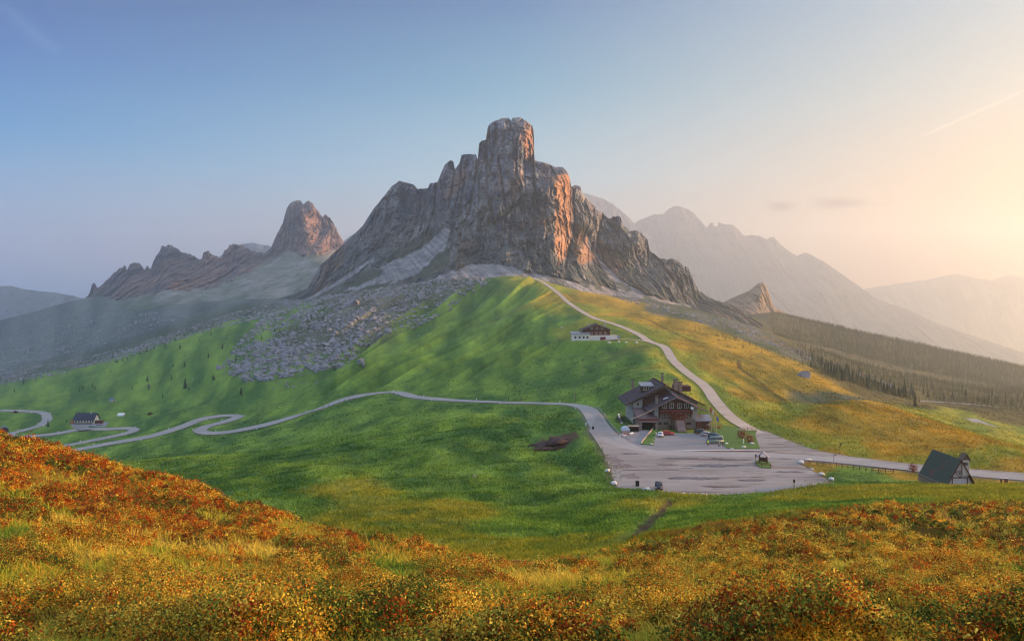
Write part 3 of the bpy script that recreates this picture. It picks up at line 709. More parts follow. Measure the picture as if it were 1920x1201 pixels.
def gus_col(PX, PY, X, Y, Z, nz, cm):
    a = np.clip(0.45 + 1.1 * fbm(X / 60, Z / 90, 1.0, 5) + .5 * cells(X / 22, Z / 34, 5) * .5 + .35 * cells(X / 9, Z / 9, 6) * .5, 0, 1)[..., None]
    c = R1 * (1 - a) + R2 * a
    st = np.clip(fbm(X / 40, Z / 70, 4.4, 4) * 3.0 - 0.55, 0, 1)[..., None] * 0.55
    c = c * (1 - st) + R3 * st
    dk = np.clip(ridged(X / 26, Z / 160, 2.0, 3) * 2.2 - 1.3, 0, 1)[..., None] * 0.35
    c = c * (1 - dk) + np.array(lin(56, 58, 66)) * dk
    s = np.clip((1 - cm) * 1.3 + 0.9 * (fbm(X / 18, Z / 12, 6., 4)) - .15, 0, 1)[..., None] * (1 - cm)[..., None] ** .5; stk = np.clip(0.5 + 1.2 * fbm((X + Z * 1.2) / 9, (Z - X) / 100, 3.0, 4), 0, 1)[..., None]
    c = c * (1 - s) + SC * (0.6 + 0.55 * stk) * s
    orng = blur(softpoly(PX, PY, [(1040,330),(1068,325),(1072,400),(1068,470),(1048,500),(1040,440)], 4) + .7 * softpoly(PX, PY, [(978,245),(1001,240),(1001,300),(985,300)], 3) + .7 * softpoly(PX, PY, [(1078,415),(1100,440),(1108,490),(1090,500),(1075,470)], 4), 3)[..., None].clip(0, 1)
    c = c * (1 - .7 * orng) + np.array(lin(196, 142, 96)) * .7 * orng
    g_ = np.zeros_like(PX)
    for p in GRASSP: g_ = np.maximum(g_, softpoly(PX, PY, p, 7))
    g_ = np.maximum(g_, sst(0.5, 0.75, nz + 0.35 * fbm(X / 30, Z / 30, 9.0, 3)) * 0.75 * (cm > 0.5) * sst(300, 400, PY))
    g_ = np.maximum(g_, (fbm(X / 28, Z / 16, 12.0, 4) > 0.12) * sst(520, 545, PY + 0.06 * (PX - 960)) * 0.8)
    g_ = blur(g_, 2)[..., None] * 0.85
    return c * (1 - g_) + GR * g_
GUS_CREST = [(505,575,1750),(520,562,1760),(575,541,1800),(585,522,1820),(600,498,1840),(625,475,1870),(645,456,1880),(665,438,1870),(680,424,1860),(690,408,1850),(700,392,1850),(720,368,1840),(735,349,1830),(745,343,1820),(747,339,1820),(752,340,1820),(770,344,1800),(776,347,1800),
 (783,354,1790),(802,353,1770),(806,344,1760),(820,342,1750),(828,322,1720),(834,308,1700),(845,301,1690),(850,303,1680),(853,318,1670),(862,305,1660),(865,291,1640),(880,289,1630),(892,289,1620),(896,300,1610),(898,270,1590),(903,264,1580),(911,262,1570),(914,240,1550),(918,233,1540),(930,226,1530),(940,222,1530),
 (955,222,1525),(958,227,1525),(961,221,1525),(975,220,1520),(985,226,1520),(998,236,1525),(1001,245,1530),(1002,300,1560),(1012,303,1560),(1025,306,1560),(1040,313,1560),(1055,313,1560),(1062,320,1560),(1068,333,1570),(1071,350,1590),(1080,347,1640),(1088,350,1650),(1092,364,1660),(1105,377,1670),(1120,393,1680),(1138,408,1690),
 (1146,412,1690),(1150,406,1690),(1158,404,1690),(1164,410,1690),(1170,424,1690),(1182,434,1690),(1195,434,1690),(1205,440,1690),(1214,448,1690),(1218,468,1700),(1225,476,1700),(1240,485,1700),(1260,485,1700),(1275,492,1700),(1290,503,1690),(1298,520,1690),(1303,533,1690),(1312,547,1690),(1340,562,1680),(1380,576,1660),(1405,592,1640),(1430,610,1600)]
GUS_D = [(958,260,1480),(958,330,1440),(985,260,1470),(978,330,1430),(1000,262,1530),(1000,310,1540),(940,400,1400),(900,400,1440),(860,400,1520),(880,330,1590),(900,480,1330),(950,480,1290),(1000,400,1410),(1000,480,1300),
 (1045,340,1450),(1045,400,1400),(1048,450,1350),(1040,500,1270),(1072,380,1570),(1074,430,1540),(1070,470,1440),(1000,512,1215),(950,512,1200),(900,515,1210),(850,505,1240),(1050,530,1200),
 (1085,425,1480),(1088,470,1420),(1095,440,1560),(1108,470,1580),(1115,500,1540),(1100,520,1340),(1110,540,1240),
 (830,465,1380),(832,420,1480),(800,400,1690),(750,400,1740),(700,430,1790),(780,450,1590),(720,480,1540),(660,500,1620),(600,530,1680),(640,530,1500),(740,520,1320),(560,570,1500),(520,590,1500),(600,580,1200),(700,560,1150),(850,540,1130),(950,545,1130),
 (1150,440,1660),(1150,500,1560),(1150,545,1330),(1190,460,1640),(1205,470,1690),(1200,530,1480),(1200,570,1230),(1250,510,1600),(1262,530,1560),(1290,540,1640),(1260,570,1400),(1310,575,1540),(1320,600,1250),(1400,610,1450),(1150,590,1130),(1000,570,1130),(1430,640,1300),(520,640,1150),(800,600,1100)]
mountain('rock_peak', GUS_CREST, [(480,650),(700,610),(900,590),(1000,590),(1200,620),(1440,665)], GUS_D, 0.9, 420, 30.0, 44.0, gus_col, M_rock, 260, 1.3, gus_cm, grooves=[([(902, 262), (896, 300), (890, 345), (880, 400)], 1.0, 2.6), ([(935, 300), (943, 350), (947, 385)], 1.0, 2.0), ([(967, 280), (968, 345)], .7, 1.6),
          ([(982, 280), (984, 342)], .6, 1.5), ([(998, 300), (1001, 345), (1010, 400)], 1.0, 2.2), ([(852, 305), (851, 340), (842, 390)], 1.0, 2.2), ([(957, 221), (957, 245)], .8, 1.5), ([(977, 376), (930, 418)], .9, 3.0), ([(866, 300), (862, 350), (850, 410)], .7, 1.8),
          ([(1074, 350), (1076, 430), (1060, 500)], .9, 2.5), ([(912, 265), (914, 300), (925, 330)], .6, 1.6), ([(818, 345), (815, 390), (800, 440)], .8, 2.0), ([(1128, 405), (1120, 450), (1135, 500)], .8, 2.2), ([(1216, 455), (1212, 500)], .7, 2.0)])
AV_CREST = [(150,572,2900),(163,556,2900),(168,550,2900),(172,535,2900),(176,532,2900),(182,540,2900),(195,530,2900),(210,515,2900),(225,502,2900),(235,497,2900),(238,506,2900),(245,497,2900),(252,492,2900),(262,494,2900),(270,505,2900),(276,499,2900),(282,505,2900),(288,490,2900),(300,468,2900),(305,461,2900),(310,464,2900),(316,458,2900),(325,460,2900),(345,474,2900),(358,476,2900),(370,486,2900),(378,486,2900),(381,475,2900),(390,473,2900),(405,482,2900),(415,483,2900),(420,472,2900),(430,462,2900),(440,456,2900),
 (452,460,2900),(470,470,2900),(495,475,2950),(505,468,2980),(510,460,3000),(520,440,3000),(530,420,3000),(534,404,3000),(538,390,3000),(546,379,3000),(556,376,3000),(565,379,3000),(569,383,3000),(574,378,3000),(579,375,3000),(586,382,3000),(595,395,3000),(602,406,3000),(605,409,3010),(609,402,3010),(615,404,3010),(622,414,3010),(630,428,3010),(638,442,3010),(645,455,3010),(655,470,3010),(700,490,3000)]
AV_D = [(545,420,2920),(570,410,2900),(575,440,2840),(600,430,2960),(570,470,2750),(575,520,2350),(500,520,2450),(400,520,2600),(300,520,2650),(200,560,2600),(640,480,2800),(640,520,2250),(300,560,2300),(500,560,2050),(170,580,2500),(300,600,2000),(500,600,1850),(640,600,1850),(150,620,2300),
        (310,490,2760),(350,500,2780),(395,500,2780),(440,490,2760),(240,520,2780),(700,560,2000),(700,620,1800)]
AVS = [[(480,500),(540,470),(570,480),(640,470),(700,500),(700,640),(100,640),(170,575),(300,545),(400,540)]]
def av_cm(PX, PY):
    m = np.ones_like(PX)
    for p in AVS: m = np.minimum(m, 1 - softpoly(PX, PY, p, 8, 20))
    return blur(m, 30)
def av_col(PX, PY, X, Y, Z, nz, cm):
    a = np.clip(0.5 + fbm(X / 100, Z / 100, 1.0, 5), 0, 1)[..., None]
    c = np.array(lin(86, 84, 90)) * (1 - a) + np.array(lin(150, 120, 106)) * a
    s = (1 - cm)[..., None]; stk = np.clip(0.45 + 0.9 * fbm((X + Z * 1.2) / 60, (Z - X * .4) / 30, 3.0, 5), 0, 1)[..., None]
    c = c * (1 - s) + (np.array(lin(150, 146, 140)) * stk + np.array(lin(96, 106, 82)) * (1 - stk)) * s
    g_ = (sst(548, 600, PY - 0.05 * (PX - 400) + 18 * fbm(X / 160, Z / 60, 6, 3)) * 0.9)[..., None]
    c = c * (1 - g_) + np.array(lin(66, 86, 62)) * g_
    sn = (inpoly(PX + 10 * fbm(PX / 14, PY / 9, 3., 4), PY + 5 * fbm(PX / 14, PY / 9, 5., 4), [(470,528),(505,520),(525,540),(520,552),(480,555)])).astype(float)[..., None] * 0.0
    return c * (1 - sn) + np.array(lin(176, 172, 166)) * sn
mountain('distant_peaks', AV_CREST, [(150,640),(400,640),(700,640)], AV_D, 0.8, 300, 30.0, 44.0, av_col, M_rock, 420, 4.0, av_cm)
def far_col(base):
    b_ = np.array(lin(*base))
    def f(PX, PY, X, Y, Z, nz, cm):
        a = np.clip(0.5 + fbm(X / 260, Z / 200, 1.0, 4), 0, 1)[..., None]
        return b_ * (0.7 + 0.5 * a)
    return f
mountain('rocky_horn', [(1355,566,2300),(1368,561,2300),(1385,553,2300),(1405,545,2300),(1414,537,2300),(1422,531,2300),(1432,530,2300),(1437,535,2300),(1441,547,2300),(1446,562,2300),(1452,575,2300),(1475,588,2300),(1500,600,2300)],
         [(1355,640),(1500,650)], [(1400,570,2200),(1430,550,2230),(1440,565,2270),(1420,600,2000),(1360,600,2000),(1480,620,2000)], 0.9, 90, 18, 40, far_col((150,128,104)), M_rock, 150, 0.8)
mountain('far_massif', [(1180,428,9448),(1195,415,9448),(1210,408,9448),(1225,402,9448),(1245,401,9448),(1251,393,9448),(1263,387,9448),(1275,387,9448),(1290,392,9448),(1300,398,9448),(1306,406,9448),(1314,414,9448),(1325,427,9448),(1331,418,9448),(1336,416,9448),(1338,424,9448),(1346,424,9448),(1347,415,9448),(1352,419,9448),(1375,422,9448),(1386,432,9448),(1392,440,9448),(1400,443,9448),(1410,440,9448),(1425,443,9448),(1437,448,9448),(1450,443,9448),(1462,457,9358),(1480,472,9268),(1495,479,9268),(1510,473,9268),(1525,480,9178),(1545,490,9088),(1580,515,8906),(1620,543,8723),(1642,560,8633),(1700,580,8451),(1760,608,8180),(1850,638,7815),(1920,662,7632),(2100,710,7270),(2300,760,7089)],
         [(1180,700),(1700,720),(2300,790)], [(1270,450,9088),(1350,480,8906),(1450,500,8723),(1550,540,8360),(1300,560,8360),(1500,600,7815),(1700,640,7451),(1200,600,8360),(1900,700,6906),(1600,700,7089),(2200,770,6541),(1300,690,7632)],
         1.2, 150, 34, 240, far_col((84,80,80)), M_rockfar, 700, 1.2)
mountain('far_ridge', [(1050,372,8680),(1080,366,8680),(1096,362,8680),(1110,366,8680),(1130,372,8680),(1150,383,8680),(1165,395,8680),(1180,408,8680),(1195,425,8680),(1215,440,8680),(1240,460,8680)],
         [(1050,640),(1240,640)], [(1100,420,8446),(1150,450,8446),(1100,600,7750),(1200,600,7750)], 1.2, 80, 50, 170, far_col((92,88,90)), M_rockfar, 700, 1.0)
mountain('faint_ridge', [(1500,560,11875),(1600,545,11875),(1680,532,11875),(1740,524,11875),(1770,517,11875),(1795,513,11875),(1825,520,11875),(1860,526,11875),(1890,514,11875),(1920,520,11875),(2000,500,11875),(2200,530,11875)],
         [(1500,680),(2200,680)], [(1700,600,11611),(1900,600,11611),(2100,600,11611)], 2.0, 50, 30, 500, far_col((140,118,100)), M_rockfar, 400, 1.2)
mountain('valley_ridge', [(-350,520,6804),(-200,528,6804),(-100,532,6804),(0,536,6804),(20,536,6804),(45,542,6804),(80,546,6804),(110,549,6804),(140,555,6804),(165,562,6804),(230,580,6804),(300,600,6804)],
         [(-350,680),(300,680)], [(0,600,6415),(100,600,6415),(-300,600,6415)], 1.5, 60, 90, 250, far_col((70,84,80)), M_rockfar, 600, 0.8)
mountain('back_ridge', [(400,490,6825),(425,470,6825),(440,461,6825),(455,457,6825),(475,455,6825),(492,459,6825),(505,460,6825),(520,474,6825),(600,480,6825),(640,455,6825),(660,440,6825),(690,450,6825)],
         [(400,600),(690,600)], [(450,540,6552),(600,540,6552)], 1.5, 50, 60, 200, far_col((80,90,96)), M_rockfar, 500, 0.8)
# ------------------------------------------------------------------ shape helpers
R = random.Random(11)
class MB:
    def __init__(s): s.bm = bmesh.new()
    def box(s, x0, x1, y0, y1, z0, z1, M=None):
        vs = [s.bm.verts.new(p) for p in ((x0,y0,z0),(x1,y0,z0),(x1,y1,z0),(x0,y1,z0),(x0,y0,z1),(x1,y0,z1),(x1,y1,z1),(x0,y1,z1))]
        for f in ((3,2,1,0),(4,5,6,7),(0,1,5,4),(1,2,6,5),(2,3,7,6),(3,0,4,7)): s.bm.faces.new([vs[i] for i in f])
        if M is not None:
            for v in vs: v.co = M @ v.co
        return s
    def prism(s, pts, a0, a1, axis='y'):
        """closed profile: axis y -> pts are (x, z); axis x -> pts (y, z); axis z -> pts (x, y)"""
        def mk(p, a): return (p[0], a, p[1]) if axis == 'y' else (a, p[0], p[1]) if axis == 'x' else (p[0], p[1], a)
        A = [s.bm.verts.new(mk(p, a0)) for p in pts]; B = [s.bm.verts.new(mk(p, a1)) for p in pts]; n = len(pts)
        s.bm.faces.new(A); s.bm.faces.new(B[::-1])
        for i in range(n): s.bm.faces.new((A[i], A[(i+1) % n], B[(i+1) % n], B[i]))
        return s
    def slab(s, quad, t):
        """quad of 4 points thickened downwards"""
        A = [s.bm.verts.new(p) for p in quad]; B = [s.bm.verts.new((p[0], p[1], p[2] - t)) for p in quad]
        s.bm.faces.new(A); s.bm.faces.new(B[::-1])
        for i in range(4): s.bm.faces.new((A[i], A[(i+1) % 4], B[(i+1) % 4], B[i]))
        return s
    def tube(s, p0, p1, r0, r1=None, n=8):
        r1 = r0 if r1 is None else r1
        p0, p1 = Vector(p0), Vector(p1); d = (p1 - p0).normalized(); a = d.orthogonal().normalized(); b = d.cross(a)
        A = [s.bm.verts.new(p0 + (a * math.cos(t) + b * math.sin(t)) * r0) for t in [i * 2 * math.pi / n for i in range(n)]]
        B = [s.bm.verts.new(p1 + (a * math.cos(t) + b * math.sin(t)) * r1) for t in [i * 2 * math.pi / n for i in range(n)]]
        s.bm.faces.new(A[::-1]); s.bm.faces.new(B)
        for i in range(n): s.bm.faces.new((A[i], A[(i+1) % n], B[(i+1) % n], B[i]))
        return s
    def blob(s, c, r, sub=2, seed=0, k=0.25, flat=1.0):
        res = bmesh.ops.create_icosphere(s.bm, subdivisions=sub, radius=1.0)
        for v in res['verts']:
            n = float(fbm(v.co.x * 1.3 + seed, v.co.y * 1.3, v.co.z * 1.3 + seed * 0.37, 3)); q = v.co * (1 + k * 2 * n)
            v.co = Vector(c) + Vector((q.x * r[0], q.y * r[1], q.z * r[2] * flat))
        return s
    def build(s, name, mat, parent=None, bevel=0, smooth=False):
        bmesh.ops.recalc_face_normals(s.bm, faces=s.bm.faces)
        if bevel: bmesh.ops.bevel(s.bm, geom=list(s.bm.edges), offset=bevel, segments=2, affect='EDGES', clamp_overlap=True)
        me = bpy.data.meshes.new(name); s.bm.to_mesh(me); s.bm.free()
        if smooth:
            for p in me.polygons: p.use_smooth = True
        return link(name, me, parent, mat)
def thing(name, label, cat, loc, rz=0.0, group=None):
    o = bpy.data.objects.new(name, None); C.objects.link(o); o.location = loc; o.rotation_euler = (0, 0, rz); o.empty_display_size = 0.5
    return tag(o, label, cat, group)
def dup(root, loc=None, rz=None, label=None, scale=None):
    def cp(o, par):
        c = o.copy(); C.objects.link(c); c.parent = par
        for ch in o.children: cp(ch, c)
        return c
    r = cp(root, None)
    if loc is not None: r.location = loc
    if rz is not None: r.rotation_euler = (0, 0, rz)
    if scale is not None: r.scale = scale if isinstance(scale, tuple) else (scale,) * 3
    if label: r['label'] = label
    return r
# ------------------------------------------------------------------ materials for things
M_shingle = plain('dark_shingle', lin(62, 50, 56), 0.8, 0.2, 1.2, 0.4, stretch=(1, 3, 1))
M_shingle_sunlit = plain('sunlit_shingle', lin(96, 66, 62), 0.8, 0.2, 1.2, 0.4, stretch=(1, 3, 1))  # redder, lighter shingle copy: sun on the right slopes put into the colour
M_timber = plain('dark_timber', lin(74, 44, 32), 0.8, 0.2, 2.0, 0.3, stretch=(3, 3, 0.6))
M_timber2 = plain('red_timber', lin(96, 50, 38), 0.8, 0.2, 2.0, 0.3, stretch=(3, 3, 0.6))
M_board = plain('grey_boards', lin(122, 100, 98), 0.85, 0.2, 2.0, 0.3, stretch=(0.6, 4, 1))
M_beam = plain('pale_beam', lin(182, 158, 132), 0.7, 0.12, 3.0, 0.2)
M_stone = plain('white_stonework', lin(168, 164, 156), 0.9, 0.3, 1.6, 0.6)
M_plinth = plain('plinth_stone', lin(126, 112, 100), 0.9, 0.3, 1.6, 0.6)
M_render = plain('pale_render', lin(204, 198, 188), 0.9, 0.1, 0.8, 0.1)
M_greymetal = plain('grey_sheet', lin(134, 134, 138), 0.5, 0.08, 1.0, 0.05)
M_glass = plain('window_glass', (0.02, 0.024, 0.03), 0.12, 0.1, 2.0, 0, spec=0.6)
M_frame = plain('pale_window_frame', lin(206, 192, 170), 0.6, 0.05)
M_white = plain('white_paint', lin(222, 220, 214), 0.6, 0.06)
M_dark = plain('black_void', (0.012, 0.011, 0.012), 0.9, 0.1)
M_flower = plain('flower_red', lin(130, 52, 44), 0.8, 0.45, 6.0)
M_leaf = plain('planter_leaves', lin(66, 66, 34), 0.9, 0.4, 5.0, 0.4)
M_steel = plain('steel', lin(150, 152, 156), 0.35, 0.05, metal=0.6)
M_rubber = plain('rubber', (0.02, 0.02, 0.021), 0.8, 0.05)
M_chrome = plain('rim_metal', lin(170, 172, 176), 0.3, 0.05, metal=0.7)
M_rockwhite = plain('white_rock', lin(205, 202, 196), 0.9, 0.2, 2.5, 0.4)
M_bush = plain('bush_leaves', lin(62, 62, 28), 0.95, 0.45, 5.0, 0.5)
M_bushred = plain('rusty_leaves', lin(112, 56, 34), 0.95, 0.45, 5.0, 0.5)
M_lawn = plain('short_lawn', lin(74, 104, 34), 0.95, 0.3, 1.0, 0.5)
M_path = plain('step_stone', lin(142, 122, 116), 0.9, 0.15, 2.0, 0.3)
M_redlamp = plain('tail_glass', lin(150, 20, 20), 0.3, 0.02, spec=0.6)
M_lamp = plain('lamp_glass', lin(220, 222, 225), 0.2, 0.02, spec=0.8)
M_skin = plain('skin', lin(200, 150, 120), 0.6, 0.05)
def carpaint(name, c):
    m = plain(name, c, 0.38, 0.04, 1.0, 0, spec=0.35); b = m.node_tree.nodes['Principled BSDF']; b.inputs['Coat Weight'].default_value = 0.15; return m
def window(parent, x, z, w_, h_, y, mat_f=None, mull=True, lab=None, side=None):
    """window in a wall facing -y at plane y (local)"""
    f = MB(); t = 0.12
    f.box(x - w_/2 - t, x + w_/2 + t, y - 0.08, y + 0.05, z - t, z).box(x - w_/2 - t, x + w_/2 + t, y - 0.08, y + 0.05, z + h_, z + h_ + t)
    f.box(x - w_/2 - t, x - w_/2, y - 0.08, y + 0.05, z, z + h_).box(x + w_/2, x + w_/2 + t, y - 0.08, y + 0.05, z, z + h_)
    if mull: f.box(x - 0.05, x + 0.05, y - 0.06, y + 0.05, z, z + h_)
    o = f.build('window', mat_f or M_frame, parent)
    MB().box(x - w_/2, x + w_/2, y - 0.03, y + 0.04, z, z + h_).build('pane', M_glass, o)
    return o
def gable_roof(name, parent, xl, xr, xr_, zr, ze, y0, y1, t, matL, matR=None, beam=None):
    L = MB(); L.slab([(xl, y0, ze), (xr_, y0, zr), (xr_, y1, zr), (xl, y1, ze)], t)
    # shingle courses: thin raised strips give the roof its layered look
    n = 9
    for i in range(n):
        a = i / n; x = xl + (xr_ - xl) * a; z = ze + (zr - ze) * a; x2 = xl + (xr_ - xl) * (a + 0.9 / n); z2 = ze + (zr - ze) * (a + 0.9 / n)
        L.slab([(x, y0 + 0.03, z + 0.09), (x2, y0 + 0.03, z2 + 0.03), (x2, y1 - 0.03, z2 + 0.03), (x, y1 - 0.03, z + 0.09)], 0.08)
    o = L.build(name, matL, parent)
    Rr = MB(); Rr.slab([(xr_ + 0.003, y0, zr), (xr, y0, ze), (xr, y1, ze), (xr_ + 0.003, y1, zr)], t)
    for i in range(n):
        a = i / n; x = xr + (xr_ - xr) * a; z = ze + (zr - ze) * a; x2 = xr + (xr_ - xr) * (a + 0.9 / n); z2 = ze + (zr - ze) * (a + 0.9 / n)
        Rr.slab([(x, y0 + 0.03, z + 0.09), (x2, y0 + 0.03, z2 + 0.03), (x2, y1 - 0.03, z2 + 0.03), (x, y1 - 0.03, z + 0.09)], 0.08)
    o2 = Rr.build(name, matR or matL, parent)
    if beam:
        b = MB(); b.slab([(xl - 0.1, y0 - 0.12, ze + 0.05), (xr_, y0 - 0.12, zr + 0.08), (xr_, y0 - 0.01, zr + 0.08), (xl - 0.1, y0 - 0.01, ze + 0.05)], 0.4)
        b.slab([(xr_, y0 - 0.12, zr + 0.08), (xr + 0.1, y0 - 0.12, ze + 0.05), (xr + 0.1, y0 - 0.01, ze + 0.05), (xr_, y0 - 0.01, zr + 0.08)], 0.4)
        b.box(xr_ - 0.22, xr_ + 0.22, y0, y1, zr + 0.11, zr + 0.3); b.build('verge_board', beam, parent)
    return o
# ------------------------------------------------------------------ mountain inn
inn = thing('mountain_inn', 'large dark-shingled alpine inn with stone walls and timber balcony beside the car park', 'inn', (54.3, 283, PZ))
w_ = MB(); zs = 7.0
w_.prism([(-6.9, 0), (7.1, 0), (7.1, 6.8), (0, 10.1), (-6.9, 6.8)], 0.6, 14); w_.build('wall', M_stone, inn)
w_ = MB(); w_.prism([(-12.6, 0), (9.6, 0), (9.6, 7.4), (-2, 12.8), (-12.6, 7.2)], 10.5, 30); w_.build('wall', M_stone, inn)
MB().box(-7.1, 7.3, 0.2, 0.6, 0, 3.1).box(-7.1, -6.9, 0.6, 12, 0, 3.1).box(7.1, 7.3, 0.6, 12, 0, 3.1).build('plinth', M_plinth, inn)
gable_roof('roof', inn, -9.6, 10.0, 0.0, 10.7, 6.0, -1.9, 13.0, 0.35, M_shingle, M_shingle_sunlit, M_board)
gable_roof('roof', inn, -15.4, 11.4, -2.0, 13.7, 6.8, 8.2, 32.5, 0.35, M_shingle, M_shingle_sunlit, M_timber)
# timber gable infill and boarding of the front block
t_ = MB(); t_.prism([(-5.6, 3.3), (5.6, 3.3), (5.6, 7.4), (0, 9.9), (-5.6, 7.4)], 0.35, 0.6)
for x in (-5, -2.6, -0.1, 2.4, 5): t_.box(x - 0.14, x + 0.14, 0.15, 0.35, 6.3, min(10, 10.0 - abs(x) * 0.41))
t_.box(-5, 5.2, 0.15, 0.349, 8.55, 8.75); t_.build('timber_gable', M_timber, inn)
t_ = MB(); t_.prism([(-9.4, 7.0), (-3.4, 7.0), (3.5, 9.0), (-2, 12.4), (-9.4, 8.8)], 10.2, 10.5)
t_.box(-9.4, -6.9, 10.2, 10.5, 2.5, 7.0)
for x in (-8.6, -6.9, -5.0, -2.0): t_.box(x - 0.15, x + 0.15, 9.9, 10.2, 5.2, 9.4)
t_.box(-9, -4, 9.2, 10.2, 6.9, 7.1).box(-9, -4, 9.15, 9.25, 7.1, 8.0); t_.build('timber_gable', M_timber, inn)
for x in (-3.6, -1.3, 1.3, 3.6): window(inn, x, 6.75, 1.15, 1.5, 0.34)
for x in (-4.5, -2.9, 3.1, 4.7): window(inn, x, 3.7, 1.0, 1.2, 0.34)
window(inn, 6.3, 6.1, 0.7, 0.8, 0.59); window(inn, -11, 6.2, 0.9, 1.1, 10.49)
for x in (-5.4, -3.2, 4.4): window(inn, x, 1.4, 1.4, 0.6, 0.19, M_timber, False)
b = MB(); b.box(-5.3, 5.4, -1.1, 0.34, 5.0, 5.2)
for i in range(37): b.box(-5.3 + i * 0.29, -5.3 + i * 0.29 + 0.2, -1.12, -1.04, 5.2, 6.15)
b.box(-5.35, 5.45, -1.2, -1.0, 6.15, 6.27)
for x in (-5.1, -1.8, 1.8, 5.2): b.box(x - 0.12, x + 0.12, -1.0, 0.3, 4.6, 5.0)
balc = b.build('balcony', M_timber2, inn)
fl = MB()
for i in range(16): fl.blob((-4.9 + i * 0.65, -1.35, 5.95 + R.uniform(-.1, .1)), (0.34, 0.22, 0.24), 1, i, 0.4)
fl.build('flower_box', M_flower, balc)
e = MB(); e.box(-1.7, 1.9, -1.6, 0.2, 3.9, 4.1).box(-1.7, -1.5, -1.6, -1.4, 0, 3.9).box(1.7, 1.9, -1.6, -1.4, 0, 3.9)
e.build('porch', M_timber, inn)
dr = MB().box(-0.7, 0.9, 0.13, 0.2, 3.0, 3.1).box(-0.7, 0.9, 0.1, 0.19, 0.9, 3.0).build('door', M_dark, inn)
vg = MB()
for i in range(60):
    a = R.uniform(0, 6.28); rr = R.uniform(0, 1.0) ** .5
    vg.blob((0.1 + 3.0 * rr * math.cos(a), -1.75 + R.uniform(-.25, .2), 4.3 + 1.5 * rr * math.sin(a)), (0.3, 0.22, 0.26), 1, i, 0.45)
vg.build('climbing_plant', M_bushred, inn)
# terrace block with garage
g_ = MB(); g_.box(-12.9, -11.6, -3, 8, 0, 2.5).box(-7.2, -6.3, -3, 8, 0, 2.5).box(-12.9, -6.3, 5, 8, 0, 2.5).build('garage_wall', M_plinth, inn)
MB().box(-13.1, -6.1, -3.3, 8, 2.5, 3.0).build('lintel', M_board, inn)
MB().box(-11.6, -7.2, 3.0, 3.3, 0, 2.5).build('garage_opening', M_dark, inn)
s_ = MB(); s_.slab([(-13.0, -2.6, 3.5), (-6.2, -2.6, 3.5), (-6.2, 10.1, 5.6), (-13.0, 10.1, 5.6)], 0.25)
for i in range(14):
    y = -2.5 + i * 0.9; z = 3.5 + (y + 2.6) / 12.7 * 2.1; s_.slab([(-12.95, y, z + 0.14), (-6.25, y, z + 0.14), (-6.25, y + 0.7, z + 0.2), (-12.95, y + 0.7, z + 0.2)], 0.1)
s_.build('terrace_roof', M_board, inn)
MB().box(-13.1, -6.1, -2.75, -2.6, 3.0, 3.6).build('terrace_parapet', M_timber2, inn)
MB().tube((-15.6, -4.0, 3.6), (-7.2, -1.6, 6.6), 0.13, 0.1).build('slanting_pole', M_beam, inn)
d_ = MB(); d_.box(-9.0, -5.2, 14.5, 19.5, 9.5, 12.6).build('dormer', M_timber, inn)
MB().slab([(-9.5, 13.9, 12.75), (-4.9, 13.9, 12.75), (-4.9, 20.3, 13.5), (-9.5, 20.3, 13.5)], 0.2).build('dormer_roof', M_greymetal, inn)
window(inn, -8.0, 11.3, 1.0, 0.8, 14.49); window(inn, -6.2, 11.3, 1.0, 0.8, 14.49)
def chimney(x, y, z0, z1, s=0.5, cap=True):
    c = MB().box(x - s, x + s, y - s, y + s, z0, z1).build('chimney', M_plinth, inn, 0.03)
    if cap: MB().box(x - s*1.4, x + s*1.4, y - s*1.4, y + s*1.4, z1 + 0.3, z1 + 0.5).box(x - s, x - s*.6, y - s, y - s*.6, z1, z1 + 0.3).box(x + s*.6, x + s, y + s*.6, y + s, z1, z1 + 0.3).build('chimney_cap', M_shingle, c)
chimney(-6.0, 1.6, 7.4, 10.2, 0.45); chimney(3.0, 16, 10.5, 14.4, 0.7); chimney(5.2, 19, 9.5, 13.2, 0.6); chimney(-10.5, 27, 9.6, 13.4, 0.4); chimney(0.8, 30, 12.0, 15.4, 0.4); chimney(6.4, 24, 8.8, 12.6, 0.4)
k = MB(); k.box(3.6, 9.2, 20, 26, 10.2, 12.0).build('roof_box', M_timber, inn)
sk = MB(); sk.slab([(-3.6, 2.0, 9.42), (-2.1, 2.0, 10.06), (-2.1, 4.0, 10.06), (-3.6, 4.0, 9.42)], 0.05).build('skylight', M_lamp, inn)
ds_ = MB(); ds_.tube((5.2, -1.2, 7.0), (5.2, -1.28, 7.05), 0.62, 0.6, 18).tube((5.2, -1.2, 7.0), (5.2, 0.4, 6.9), 0.04); ds_.build('satellite_dish', M_white, inn)
st = MB()
for i in range(9): st.box(-0.6, 2.3, -6.6 + i * 0.55, -0.0, i * 0.33, (i + 1) * 0.33)
st.build('front_steps', M_path, inn)
for x in (-0.7, 2.4):
    rl = MB(); rl.tube((x, -6.6, 1.1), (x, -1.7, 4.0), 0.06, n=6)
    for i in range(5): rl.tube((x, -6.5 + i * 1.15, 0.0 + i * 0.66), (x, -6.5 + i * 1.15, 1.1 + i * 0.68), 0.05, n=6)
    rl.build('stair_rail', M_timber, inn)
